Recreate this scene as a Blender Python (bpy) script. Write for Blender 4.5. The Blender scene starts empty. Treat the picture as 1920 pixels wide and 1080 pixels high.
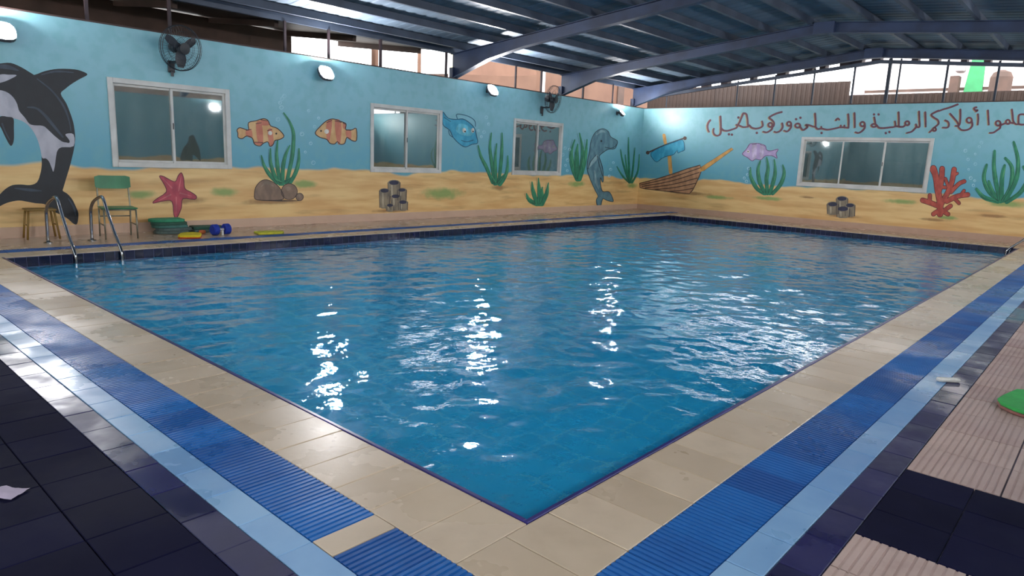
import bpy, bmesh, math, random
from mathutils import Vector, Matrix, noise
R_ = math.radians
random.seed(7)
S = bpy.context.scene
COL = S.collection

# ------------------------------------------------------------------ camera
CAM = Vector((-1.8623, -1.5282, 1.38)); YAW, PITCH, ROLL, FPX = 0.7277320, -0.1876662, 0.0422553, 1272.277
LX, LY, WX, WY, ZT = 15.578, 8.149, 16.902, 10.025, 3.075      # pool size, inner faces of the two far walls, wall height
BX, BY = -4.0, -4.2                                             # inner faces of the two walls behind the camera
fw = Vector((math.cos(YAW)*math.cos(PITCH), math.sin(YAW)*math.cos(PITCH), math.sin(PITCH)))
rt0 = fw.cross(Vector((0, 0, 1))).normalized(); up0 = rt0.cross(fw)
rt = math.cos(ROLL)*rt0 + math.sin(ROLL)*up0; up = -math.sin(ROLL)*rt0 + math.cos(ROLL)*up0
cd = bpy.data.cameras.new('camera'); cam = bpy.data.objects.new('camera', cd); COL.objects.link(cam)
cam.matrix_world = Matrix(((rt.x, up.x, -fw.x, CAM.x), (rt.y, up.y, -fw.y, CAM.y), (rt.z, up.z, -fw.z, CAM.z), (0, 0, 0, 1)))
cd.sensor_width = 36.0; cd.lens = 36.0*FPX/1920.0; cd.clip_start = 0.05; cd.clip_end = 300
S.camera = cam

# ------------------------------------------------------------------ sky, exposure
SKY = 5.5
LAMP = 800.0
W = bpy.data.worlds.new('world'); S.world = W; W.use_nodes = True
bg = W.node_tree.nodes['Background']; bg.inputs[0].default_value = (0.93, 0.96, 1.0, 1); bg.inputs[1].default_value = SKY
S.view_settings.view_transform = 'Standard'; S.view_settings.look = 'None'
S.view_settings.exposure = 0.45; S.view_settings.gamma = 1.0; S.view_settings.use_curve_mapping = False

def unw(u, v, axis, val):
    """point of the measured plane (coordinate axis = val) that was surveyed at u, v in the photograph"""
    d = fw + rt*((u-960)/FPX) - up*((v-540)/FPX)
    return CAM + d*((val-CAM[axis])/d[axis])

# ------------------------------------------------------------------ materials
def c3(r, g, b):
    f = lambda x: (x/255/12.92) if x/255 <= .04045 else ((x/255+.055)/1.055)**2.4
    return (f(r), f(g), f(b), 1)

class NT:
    def __init__(s, name):
        s.m = bpy.data.materials.new(name); s.m.use_nodes = True; s.t = s.m.node_tree
        s.p = s.t.nodes['Principled BSDF']; s.out = s.t.nodes['Material Output']
    def n(s, kind, **kw):
        x = s.t.nodes.new(kind)
        for k, v in kw.items(): setattr(x, k, v)
        return x
    def l(s, a, b): s.t.links.new(a, b)
    def coord(s): 
        if not hasattr(s, 'tc'): s.tc = s.n('ShaderNodeTexCoord').outputs['Object']
        return s.tc
    def noise(s, scale, detail=3, vec=None, stretch=None, rough=.5):
        x = s.n('ShaderNodeTexNoise'); x.inputs['Scale'].default_value = scale; x.inputs['Detail'].default_value = detail
        x.inputs['Roughness'].default_value = rough
        v = vec or s.coord()
        if stretch:
            mp = s.n('ShaderNodeMapping'); mp.inputs['Scale'].default_value = stretch; s.l(v, mp.inputs[0]); v = mp.outputs[0]
        s.l(v, x.inputs['Vector']); return x.outputs['Fac']
    def math(s, op, a, b=None, c=None):
        x = s.n('ShaderNodeMath', operation=op)
        for i, q in enumerate((a, b, c)):
            if q is None: continue
            if isinstance(q, (int, float)): x.inputs[i].default_value = q
            else: s.l(q, x.inputs[i])
        return x.outputs[0]
    def ramp(s, val, a, b, to0=0., to1=1., smooth=True):
        x = s.n('ShaderNodeMapRange', interpolation_type='SMOOTHSTEP' if smooth else 'LINEAR')
        s.l(val, x.inputs[0])
        for i, q in enumerate((a, b, to0, to1)): x.inputs[i+1].default_value = q
        return x.outputs[0]
    def mix(s, f, a, b):
        x = s.n('ShaderNodeMix', data_type='RGBA')
        for i, q in ((0, f), (6, a), (7, b)):
            if isinstance(q, (int, float)): x.inputs[i].default_value = q
            elif isinstance(q, tuple): x.inputs[i].default_value = q
            else: s.l(q, x.inputs[i])
        return x.outputs[2]
    def bump(s, h, strength=.2, dist=.01):
        b = s.n('ShaderNodeBump'); b.inputs['Strength'].default_value = strength; b.inputs['Distance'].default_value = dist
        s.l(h, b.inputs['Height']); s.l(b.outputs[0], s.p.inputs['Normal']); return b.outputs[0]

def mat(name, ca, cb=None, scale=6., rough=.6, metal=0., rvar=0., bump=0., stretch=None, spec=.5, contrast=(.3, .7), detail=3):
    k = NT(name); k.p.inputs['Roughness'].default_value = rough; k.p.inputs['Metallic'].default_value = metal
    k.p.inputs['Specular IOR Level'].default_value = spec
    if cb is None: cb = tuple(x*.86 for x in ca[:3])+(1,)
    f = k.noise(scale, detail, stretch=stretch)
    k.l(k.mix(k.ramp(f, *contrast), ca, cb), k.p.inputs['Base Color'])
    if rvar:
        r = k.noise(scale*.37, 4)
        k.l(k.ramp(r, .35, .65, max(.02, rough-rvar), min(1, rough+rvar)), k.p.inputs['Roughness'])
    if bump: k.bump(k.noise(scale*3, 4, stretch=stretch), bump)
    return k.m

def varmat(name, ca, cb, rough, rvar=0., scale=4., bump=.1, spec=.5, stain=None):
    """per piece tone + wet / dry variation"""
    k = NT(name); oi = k.n('ShaderNodeObjectInfo'); geo = k.n('ShaderNodeNewGeometry')
    pos = geo.outputs['Position']
    f = k.noise(scale, 4, vec=pos)
    t = k.math('ADD', k.math('MULTIPLY', oi.outputs['Random'], .5), k.math('MULTIPLY', f, .6))
    col = k.mix(k.ramp(t, .2, .9), ca, cb)
    if stain:
        s2 = k.noise(2.3, 6, vec=pos, rough=.65); col = k.mix(k.ramp(s2, .5, .78, 0, .6), col, stain)
    k.l(col, k.p.inputs['Base Color']); k.p.inputs['Specular IOR Level'].default_value = spec
    r = k.noise(1.1, 5, vec=pos, rough=.6)
    k.l(k.ramp(r, .38, .62, max(.05, rough-rvar), min(1, rough+rvar)), k.p.inputs['Roughness'])
    k.bump(k.noise(38, 3, vec=pos), bump, .004)
    return k.m

M = {}
M['chrome'] = mat('chrome', (.40, .40, .42, 1), rough=.14, metal=1)
M['alum'] = mat('white_aluminium', c3(208, 205, 198), c3(188, 186, 180), 3, .4)
M['dark_steel'] = mat('dark_blue_steel', c3(40, 56, 86), c3(28, 40, 64), 2, .5)
M['purlin'] = mat('purlin_steel', c3(62, 72, 88), c3(46, 54, 68), 2, .5)
M['black'] = mat('black_plastic', c3(24, 26, 30), rough=.5)
M['post'] = mat('post_paint', c3(62, 46, 50), c3(44, 36, 40), 3, .6)
M['brown_trim'] = mat('brown_trim', c3(70, 50, 46), rough=.6)
M['grout'] = mat('grout', c3(150, 140, 150), c3(110, 104, 116), 5, .7)
M['concrete'] = mat('concrete', c3(150, 142, 132), c3(120, 112, 104), 2, .8, bump=.2)
M['white_lens'] = None

def wall_mat(name, ax, spots, sandz):
    k = NT(name); co = k.coord()
    sp = k.n('ShaderNodeSeparateXYZ'); k.l(co, sp.inputs[0]); z = sp.outputs[2]; h = sp.outputs[ax]
    n1 = k.noise(.9, 2, stretch=(1, 1, .4)); n2 = k.noise(5, 4)
    blue = k.mix(k.ramp(z, .9, 2.7), c3(88, 160, 180), c3(136, 188, 197))
    blue = k.mix(k.ramp(n2, .42, .66, 0, .4), blue, c3(112, 172, 176))
    sandn = k.noise(1.6, 4, stretch=(.5, .5, 4))
    sand = k.mix(k.ramp(sandn, .35, .68), c3(232, 196, 132), c3(214, 166, 104))
    sand = k.mix(k.ramp(k.noise(2.2, 3, stretch=(.4, .4, 3)), .55, .75, 0, .5), sand, c3(170, 128, 78))
    for (c, rx, rz, colr, a) in spots:
        mp = k.n('ShaderNodeVectorMath', operation='SUBTRACT'); k.l(co, mp.inputs[0]); mp.inputs[1].default_value = c
        m2 = k.n('ShaderNodeVectorMath', operation='MULTIPLY'); k.l(mp.outputs[0], m2.inputs[0])
        m2.inputs[1].default_value = (1/rx if ax == 0 else .01, 1/rx if ax == 1 else .01, 1/rz)
        ln = k.n('ShaderNodeVectorMath', operation='LENGTH'); k.l(m2.outputs[0], ln.inputs[0])
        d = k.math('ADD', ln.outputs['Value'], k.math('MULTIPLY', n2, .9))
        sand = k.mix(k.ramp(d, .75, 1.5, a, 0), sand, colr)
    edge = k.math('ADD', z, k.math('MULTIPLY', k.math('SUBTRACT', n1, .5), .42))
    col = k.mix(k.ramp(edge, sandz-.03, sandz+.03), sand, blue)
    k.l(col, k.p.inputs['Base Color']); k.p.inputs['Roughness'].default_value = .42
    k.bump(k.noise(60, 3), .12, .004)
    return k.m

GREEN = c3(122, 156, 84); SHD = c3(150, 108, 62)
sA = lambda u, v, rx, rz, c=GREEN, a=.85: (tuple(unw(u, v, 1, WY)), rx, rz, c, a)
sB = lambda u, v, rx, rz, c=GREEN, a=.85: (tuple(unw(u, v, 0, WX)), rx, rz, c, a)
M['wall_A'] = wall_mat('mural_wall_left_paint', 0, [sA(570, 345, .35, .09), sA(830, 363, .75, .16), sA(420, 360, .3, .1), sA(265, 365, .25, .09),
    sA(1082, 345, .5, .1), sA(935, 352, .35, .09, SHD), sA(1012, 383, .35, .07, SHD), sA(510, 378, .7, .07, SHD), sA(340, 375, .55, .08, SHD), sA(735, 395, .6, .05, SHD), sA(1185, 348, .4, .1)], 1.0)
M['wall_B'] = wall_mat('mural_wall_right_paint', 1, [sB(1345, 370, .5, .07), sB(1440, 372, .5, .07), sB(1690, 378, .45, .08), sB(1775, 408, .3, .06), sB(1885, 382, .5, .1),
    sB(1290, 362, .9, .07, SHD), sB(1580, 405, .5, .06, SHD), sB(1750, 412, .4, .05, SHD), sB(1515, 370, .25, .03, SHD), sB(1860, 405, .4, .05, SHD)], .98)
M['wall_C'] = wall_mat('mural_wall_behind_paint', 0, [((3, BY, .6), .8, .12, GREEN, .8)], .95)

# ------------------------------------------------------------------ mesh helpers
def link(name, me, m=None, parent=None, loc=None):
    o = bpy.data.objects.new(name, me); COL.objects.link(o)
    if m is not None and me is not None and not me.materials: me.materials.append(m)
    if parent is not None: o.parent = parent
    if loc is not None: o.location = loc
    return o
def mesh_from(bm, name, smooth=False):
    me = bpy.data.meshes.new(name); bm.normal_update(); bm.to_mesh(me); bm.free()
    if smooth:
        for p in me.polygons: p.use_smooth = True
    return me
def obj(name, bm, m, parent=None, loc=None, smooth=False): return link(name, mesh_from(bm, name, smooth), m, parent, loc)
def B(): return bmesh.new()
def box(bm, x0, x1, y0, y1, z0, z1, bev=0., mtx=None):
    r = bmesh.ops.create_cube(bm, size=1)['verts']
    for v in r: v.co = Vector(((x0+x1)/2+v.co.x*(x1-x0), (y0+y1)/2+v.co.y*(y1-y0), (z0+z1)/2+v.co.z*(z1-z0)))
    if bev:
        es = list({e for v in r for e in v.link_edges})
        r2 = bmesh.ops.bevel(bm, geom=es, offset=bev, segments=1, affect='EDGES')
        r = list({v for v in r2['verts']} | {v for v in r if v.is_valid})
    if mtx is not None:
        for v in r: v.co = mtx @ v.co
    return bm
def crom(pts, closed=False, n=6):
    pts = [Vector(p) for p in pts]; N = len(pts); out = []
    rng = range(N) if closed else range(N-1)
    g = (lambda i: pts[i % N]) if closed else (lambda i: pts[min(max(i, 0), N-1)])
    for i in rng:
        a, b, c, d = g(i-1), g(i), g(i+1), g(i+2)
        for k in range(n):
            t = k/n
            out.append(.5*((2*b)+(c-a)*t+(2*a-5*b+4*c-d)*t*t+(3*b-a-3*c+d)*t**3))
    if not closed: out.append(pts[-1].copy())
    return out
def tube(bm, pts, r, seg=8, smooth_n=0, cap=True, closed=False):
    pts = [Vector(p) for p in pts]
    if smooth_n: pts = crom(pts, closed, smooth_n)
    N = len(pts); rings = []; ref = None
    for i, p in enumerate(pts):
        if closed: t = pts[(i+1) % N]-pts[i-1]
        else: t = pts[min(i+1, N-1)]-pts[max(i-1, 0)]
        t.normalize()
        if ref is None: ref = t.orthogonal().normalized()
        ref = (ref-t*ref.dot(t)).normalized(); b = t.cross(ref)
        rr = r(i/(N-1)) if callable(r) else r
        rings.append([bm.verts.new(p+rr*(math.cos(2*math.pi*k/seg)*ref+math.sin(2*math.pi*k/seg)*b)) for k in range(seg)])
    rng = range(N) if closed else range(N-1)
    for i in rng:
        a, b = rings[i], rings[(i+1) % N]
        for k in range(seg): bm.faces.new((a[k], a[(k+1) % seg], b[(k+1) % seg], b[k]))
    if cap and not closed:
        bm.faces.new(rings[0][::-1]); bm.faces.new(rings[-1])
    return bm
def lathe(bm, prof, seg=24, mtx=None, cap=True):
    rings = []
    for (r, z) in prof:
        rings.append([bm.verts.new((mtx or Matrix()) @ Vector((r*math.cos(2*math.pi*k/seg), r*math.sin(2*math.pi*k/seg), z))) for k in range(seg)])
    for a, b in zip(rings, rings[1:]):
        for k in range(seg): bm.faces.new((a[k], a[(k+1) % seg], b[(k+1) % seg], b[k]))
    if cap:
        bm.faces.new(rings[0][::-1]); bm.faces.new(rings[-1])
    return bm
def prism(bm, pts2, z0, z1, mtx=None):
    mtx = mtx or Matrix()
    a = [bm.verts.new(mtx @ Vector((x, y, z0))) for x, y in pts2]; b = [bm.verts.new(mtx @ Vector((x, y, z1))) for x, y in pts2]
    n = len(a); bm.faces.new(a[::-1]); bm.faces.new(b)
    for i in range(n): bm.faces.new((a[i], a[(i+1) % n], b[(i+1) % n], b[i]))
    return bm
def thing(name, label, cat, loc=(0, 0, 0), rz=0., group=None):
    o = bpy.data.objects.new(name, None); COL.objects.link(o); o.location = loc; o.rotation_euler = (0, 0, rz)
    return tag(o, label, cat, group)
def tag(o, label, cat, group=None):
    o['label'] = label; o['category'] = cat
    if group: o['group'] = group
    return o
def struct(o): o['kind'] = 'structure'; return o
def children_of(o): return [c for c in bpy.data.objects if c.parent == o]

# ------------------------------------------------------------------ floor and pool
fl = B(); G = -.012
box(fl, BX, 0, BY, WY, -.3, G); box(fl, LX, WX, BY, WY, -.3, G); box(fl, 0, LX, BY, 0, -.3, G); box(fl, 0, LX, LY, WY, -.3, G)
floor = struct(obj('floor', fl, M['grout']))

M['coping'] = varmat('coping_tile_beige', c3(206, 184, 158), c3(188, 166, 140), .3, .08, 5, .12, stain=c3(178, 156, 130))
M['blue'] = varmat('ribbed_tile_blue', c3(28, 104, 176), c3(20, 78, 146), .42, .2, 5, .08)
M['pale'] = varmat('pale_blue_tile', c3(140, 178, 212), c3(112, 152, 196), .38, .2, 5, .08)
M['navy'] = varmat('navy_tile', c3(42, 40, 88), c3(26, 26, 62), .36, .2, 5, .08)
M['darkfloor'] = varmat('dark_floor_tile', c3(20, 20, 50), c3(13, 13, 38), .85, .08, 5, .08, spec=.12)
M['pink'] = varmat('deck_tile_pinkish', c3(196, 168, 156), c3(172, 142, 134), .6, .12, 5, .1, stain=c3(146, 118, 110))
M['deck'] = varmat('deck_tile_beige', c3(204, 178, 152), c3(186, 158, 134), .24, .06, 5, .1, stain=c3(150, 122, 100))
MESH = {}
def tile_mesh(lx, ly, kind):
    key = (round(lx, 3), round(ly, 3), kind)
    if key in MESH: return MESH[key]
    bm = B(); g = .002
    if kind in ('ribx', 'riby'):                                    # anti-slip ribs across the band
        box(bm, g, lx-g, g, ly-g, G-.002, -.004)
        n = 9
        for i in range(n):
            if kind == 'ribx': a = lx/n; box(bm, a*i+a*.2, a*i+a*.78, g, ly-g, -.005, 0)
            else: a = ly/n; box(bm, g, lx-g, a*i+a*.2, a*i+a*.78, -.005, 0)
    elif kind == 'groove':                                          # pink deck tile with shallow grooves
        box(bm, g*2, lx-g*2, g*2, ly-g*2, G-.002, -.003)
        n = 12; a = ly/n
        for i in range(n): box(bm, g*2, lx-g*2, a*i+a*.14, a*i+a*.86, -.004, 0)
    else: box(bm, g, lx-g, g, ly-g, G-.002, 0, bev=.0025)
    me = mesh_from(bm, kind+'_tile_mesh'); MESH[key] = me; return me
def tiles(name, m, x0, x1, y0, y1, sx, sy, kind='plain', parent=floor):
    nx = max(1, round((x1-x0)/sx)); ny = max(1, round((y1-y0)/sy)); lx, ly = (x1-x0)/nx, (y1-y0)/ny
    for i in range(nx):
        for j in range(ny):
            me = tile_mesh(lx, ly, kind)
            if not me.materials: me.materials.append(m)
            elif me.materials[0] != m:
                me2 = me.copy(); me2.materials[0] = m; MESH[(round(lx, 3), round(ly, 3), kind)] = me2; me = me2
            o = link(name, me, None, parent, (x0+i*lx, y0+j*ly, random.uniform(-.0012, .0008)))
c1, c2, c3_, c4 = .378, .655, .795, .935
tiles('coping_tile', M['coping'], -c1, LX+c1, -c1, 0, .25, c1)
tiles('coping_tile', M['coping'], -c1, LX+c1, LY, LY+c1, .25, c1)
tiles('coping_tile', M['coping'], -c1, 0, 0, LY, c1, .25)
tiles('coping_tile', M['coping'], LX, LX+c1, 0, LY, c1, .25)
tiles('ribbed_tile', M['blue'], -c2, WX, -c2, -c1, .26, c2-c1, 'ribx')
tiles('ribbed_tile', M['blue'], -c2, -c1, -c1, .33, c2-c1, .26, 'riby')
tiles('coping_tile', M['coping'], -c2, -c1, .33, .46, c2-c1, .13)
tiles('ribbed_tile', M['blue'], -c2, -c1, .46, LY+c1, c2-c1, .26, 'riby')
tiles('ribbed_tile', M['blue'], -c1, WX, LY+c1, LY+c2, .26, c2-c1, 'ribx')
tiles('pale_tile', M['pale'], -c3_, WX, -c3_, -c2, .28, c3_-c2)
tiles('pale_tile', M['pale'], -c3_, -c2, -c2, LY+c2, c3_-c2, .28)
tiles('navy_tile', M['navy'], -c4, WX, -c4, -c3_, .28, c4-c3_)
tiles('navy_tile', M['navy'], -c4, -c3_, -c3_, LY+c2, c4-c3_, .28)
tiles('dark_floor_tile', M['darkfloor'], -c4-.28*6, -c4, -1.5, LY+c2, .28, .28)      # dark field left of the bands
tiles('dark_floor_tile', M['darkfloor'], .88, 1.70, -2.05, -c4, .275, .28)           # dark strip crossing the pink deck
tiles('deck_tile', M['pink'], -c4, .88, -2.06, -c4, .30, .375, 'groove')
tiles('deck_tile', M['pink'], 1.70, 10.82, -2.81, -c4, .38, .375, 'groove')
fb = B(); box(fb, 10.82, WX, -2.81, -c4, G, -.001); box(fb, 1.70, WX, BY, -2.81, G, -.001)
fs = obj('deck_field', fb, M['pink'], floor)
fb = B(); box(fb, -c1, WX, LY+c2, WY, G, -.001); box(fb, LX+c1, WX, -c1, LY+c1, G, -.001); box(fb, BX, -c1, LY+c2, WY, G, -.001)
obj('deck_field', fb, M['deck'], floor)
fb = B(); box(fb, BX, -c4-.28*6, -1.5, LY+c2, G, -.001); box(fb, BX, 1.70, BY, -2.06, G, -.001); box(fb, BX, -c4, -2.06, -1.5, G, -.001)
obj('deck_field', fb, M['darkfloor'], floor)

# pool shell
WATER = -.135; DEPTH = -1.25
k = NT('pool_mosaic_light_web'); geo = k.n('ShaderNodeNewGeometry'); br = k.n('ShaderNodeTexBrick')
k.l(geo.outputs['Position'], br.inputs[0]); br.offset = 0; br.inputs['Scale'].default_value = 1
br.inputs['Brick Width'].default_value = .25; br.inputs['Row Height'].default_value = .25; br.inputs['Mortar Size'].default_value = .014
br.inputs['Color1'].default_value = c3(96, 206, 244); br.inputs['Color2'].default_value = c3(60, 176, 232); br.inputs['Mortar'].default_value = c3(226, 244, 250)  # mortar kept pale and wide so its rippled lines imitate a web of light
n = k.noise(1.3, 4, vec=geo.outputs['Position'])
k.l(k.mix(k.ramp(n, .4, .62, 0, .55), br.outputs[0], c3(40, 150, 216)), k.p.inputs['Base Color']); k.p.inputs['Roughness'].default_value = .3
M['mosaic'] = k.m
pb = B(); t = .12
box(pb, -t, LX+t, -t, LY+t, DEPTH-.15, DEPTH)
box(pb, -t, 0, -t, LY+t, DEPTH, -.302); box(pb, LX, LX+t, -t, LY+t, DEPTH, -.302)
box(pb, 0, LX, -t, 0, DEPTH, -.302); box(pb, 0, LX, LY, LY+t, DEPTH, -.302)
pool = struct(obj('pool_basin', pb, M['mosaic']))
M['lip'] = mat('navy_edge_trim', c3(44, 34, 110), c3(34, 28, 90), 6, .3)
M['navy_wl'] = varmat('waterline_tile_navy', c3(20, 20, 58), c3(12, 12, 40), .18, .06, 9, .04)
M['wl_grout'] = mat('waterline_grout', c3(92, 96, 130), rough=.6)
wb = B()                                                            # grout bed behind the waterline tiles
box(wb, 0, LX, LY-.006, LY, -.3, -.013); box(wb, LX-.006, LX, 0, LY, -.3, -.013); box(wb, 0, LX, 0, .006, -.3, -.013); box(wb, 0, .006, 0, LY, -.3, -.013)
obj('tile_bed', wb, M['wl_grout'], pool)
w = .1198
ma = B(); box(ma, .004, w-.004, -.013, -.005, -.13, -.016, bev=.002); ma = mesh_from(ma, 'waterline_tile'); ma.materials.append(M['navy_wl'])
mb_ = B(); box(mb_, -.013, -.005, .004, w-.004, -.13, -.016, bev=.002); mb_ = mesh_from(mb_, 'waterline_tile'); mb_.materials.append(M['navy_wl'])
for i in range(int(LX/w)): link('waterline_tile', ma, None, pool, (i*w, LY, 0))
for j in range(int(LY/w)): link('waterline_tile', mb_, None, pool, (LX, j*w, 0))
nb = B()
for i in range(int(LX/w)): box(nb, i*w+.004, i*w+w-.004, .005, .013, -.13, -.016)
for j in range(int(LY/w)): box(nb, .005, .013, j*w+.004, j*w+w-.004, -.13, -.016)
o = obj('near_waterline_tiles', nb, M['navy_wl'], pool); o['kind'] = 'stuff'
nb = B(); box(nb, 0, LX, 0, .022, -.015, .003, .003); box(nb, 0, .022, .022, LY, -.015, .003, .003)
obj('edge_trim', nb, M['lip'], pool)

# water surface: geometric ripples, fresnel gloss over clear tinted water
def wave(x, y):
    h = 0
    h += .0110*noise.noise(Vector((x*1.1+y*.5, y*1.9-x*.3, .3)))
    h += .0095*noise.noise(Vector((x*2.6-y*.6, y*3.7+x*.9, 4.1)))
    h += .0068*noise.noise(Vector((x*5.8, y*7.1, 9.7)))
    h += .0028*noise.noise(Vector((x*12, y*13, 2.7)))
    return h
k = NT('pool_water'); t_ = k.t; t_.nodes.remove(k.p)
tr = k.n('ShaderNodeBsdfTransparent'); tr.inputs[0].default_value = (.52, .89, .98, 1)
rf = k.n('ShaderNodeBsdfRefraction'); rf.inputs['Color'].default_value = (.52, .89, .98, 1); rf.inputs['IOR'].default_value = 1.33; rf.inputs['Roughness'].default_value = .02
df = k.n('ShaderNodeBsdfDiffuse'); df.inputs[0].default_value = (.03, .55, .96, 1)
gl = k.n('ShaderNodeBsdfGlossy'); gl.inputs['Roughness'].default_value = .03; gl.inputs['Color'].default_value = (1, 1, 1, 1)
fr = k.n('ShaderNodeFresnel'); fr.inputs['IOR'].default_value = 1.33
bmp = k.n('ShaderNodeBump'); bmp.inputs['Strength'].default_value = .25; bmp.inputs['Distance'].default_value = .02
k.l(k.noise(9, 4), bmp.inputs['Height'])
for nd in (gl, fr, rf): k.l(bmp.outputs[0], nd.inputs['Normal'])
m0 = k.n('ShaderNodeMixShader'); m0.inputs[0].default_value = .85; k.l(tr.outputs[0], m0.inputs[1]); k.l(rf.outputs[0], m0.inputs[2])
m1 = k.n('ShaderNodeMixShader'); m1.inputs[0].default_value = .38; k.l(m0.outputs[0], m1.inputs[1]); k.l(df.outputs[0], m1.inputs[2])
m2 = k.n('ShaderNodeMixShader'); k.l(fr.outputs[0], m2.inputs[0]); k.l(m1.outputs[0], m2.inputs[1]); k.l(gl.outputs[0], m2.inputs[2])
k.l(m2.outputs[0], k.out.inputs[0]); M['water'] = k.m
nx, ny = 390, 205
vs = []; x0, x1, y0, y1 = .007, LX-.007, .007, LY-.007
for j in range(ny+1):
    for i in range(nx+1):
        x = x0+(x1-x0)*i/nx; y = y0+(y1-y0)*j/ny
        vs.append((x, y, WATER+wave(x, y)))
fs_ = [(j*(nx+1)+i, j*(nx+1)+i+1, (j+1)*(nx+1)+i+1, (j+1)*(nx+1)+i) for j in range(ny) for i in range(nx)]
me = bpy.data.meshes.new('pool_water'); me.from_pydata(vs, [], fs_)
for p in me.polygons: p.use_smooth = True
water = link('pool_water', me, M['water']); tag(water, 'rippling turquoise blue water filling the tiled swimming pool', 'water'); water['kind'] = 'stuff'

# ------------------------------------------------------------------ walls with window openings
def rect_wall(name, m, axis, pos, thick, a0, a1, z0, z1, holes):
    """wall in the plane axis = pos with rectangular holes [(h0,h1,k0,k1)] in (other axis, z)"""
    bm = B(); xs = sorted({a0, a1, *[h for q in holes for h in q[:2]]}); zs = sorted({z0, z1, *[h for q in holes for h in q[2:]]})
    for i in range(len(xs)-1):
        run = None
        for j in range(len(zs)-1):
            cx, cz = (xs[i]+xs[i+1])/2, (zs[j]+zs[j+1])/2
            if any(q[0] < cx < q[1] and q[2] < cz < q[3] for q in holes): continue
            if axis == 1: box(bm, xs[i], xs[i+1], min(pos, pos+thick), max(pos, pos+thick), zs[j], zs[j+1])
            else: box(bm, min(pos, pos+thick), max(pos, pos+thick), xs[i], xs[i+1], zs[j], zs[j+1])
    bmesh.ops.remove_doubles(bm, verts=bm.verts, dist=1e-5)
    return struct(obj(name, bm, m))
def win_rect(axis, pos, pts):
    q = [unw(u, v, axis, pos) for u, v in pts]; o = 1-axis
    return (sorted([(q[0][o]+q[3][o])/2, (q[1][o]+q[2][o])/2]) + [(q[2].z+q[3].z)/2, (q[0].z+q[1].z)/2])
W1 = win_rect(1, WY, [(205, 150), (430, 168), (429, 314), (211, 311)])
W2 = win_rect(1, WY, [(695, 196), (827, 208), (825, 324), (696, 320)])
W3 = win_rect(1, WY, [(963, 224), (1053, 232), (1051, 328), (961, 326)])
W4 = win_rect(0, WX, [(1503, 258), (1748, 261), (1738, 358), (1497, 349)])
wallA = rect_wall('wall_left', M['wall_A'], 1, WY, .15, BX, WX+.15, 0, ZT, [W1, W2, W3])
wallB = rect_wall('wall_right', M['wall_B'], 0, WX, .15, BY, WY, 0, ZT, [W4])
wallC = rect_wall('wall_front', M['wall_C'], 1, BY, -.15, BX, WX+.15, 0, ZT, [])
wallD = rect_wall('wall_back', M['wall_C'], 0, BX, -.15, BY, WY, 0, ZT, [(-1.5, .4, 0, 2.2)])
M['skirt'] = varmat('skirting_tile', c3(204, 172, 148), c3(182, 148, 126), .4, .12, 4, .08)
for nm, args in (('baseboard_left', (BX, WX, WY-.012, WY, 0, .15)), ('baseboard_right', (WX-.012, WX, BY, WY-.012, 0, .15))):
    bm = B(); box(bm, *args); struct(obj(nm, bm, M['skirt']))
for i, args in enumerate(((BX, WX+.15, WY-.004, WY+.154, ZT, ZT+.022), (WX-.004, WX+.154, BY, WY-.004, ZT, ZT+.022))):
    bm = B(); box(bm, *args); struct(obj('trim_%d' % (i+1), bm, M['brown_trim']))

# windows
k = NT('window_glass'); t_ = k.t; t_.nodes.remove(k.p)
tr = k.n('ShaderNodeBsdfTransparent'); tr.inputs[0].default_value = (.62, .70, .68, 1)
gl = k.n('ShaderNodeBsdfGlossy'); gl.inputs['Roughness'].default_value = .02; gl.inputs[0].default_value = (.92, .96, .95, 1)
df = k.n('ShaderNodeBsdfDiffuse'); k.l(k.mix(k.ramp(k.noise(2.5, 5, stretch=(3, 3, .5)), .3, .7), c3(150, 160, 156), c3(110, 124, 122)), df.inputs[0])
lw = k.n('ShaderNodeFresnel'); lw.inputs['IOR'].default_value = 1.5
m0 = k.n('ShaderNodeMixShader'); m0.inputs[0].default_value = .34; k.l(tr.outputs[0], m0.inputs[1]); k.l(df.outputs[0], m0.inputs[2])
m1 = k.n('ShaderNodeMixShader'); k.l(k.math('MINIMUM', k.math('ADD', lw.outputs[0], .2), 1.), m1.inputs[0]); k.l(m0.outputs[0], m1.inputs[1]); k.l(gl.outputs[0], m1.inputs[2])
k.l(m1.outputs[0], k.out.inputs[0]); M['glass'] = k.m
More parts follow.
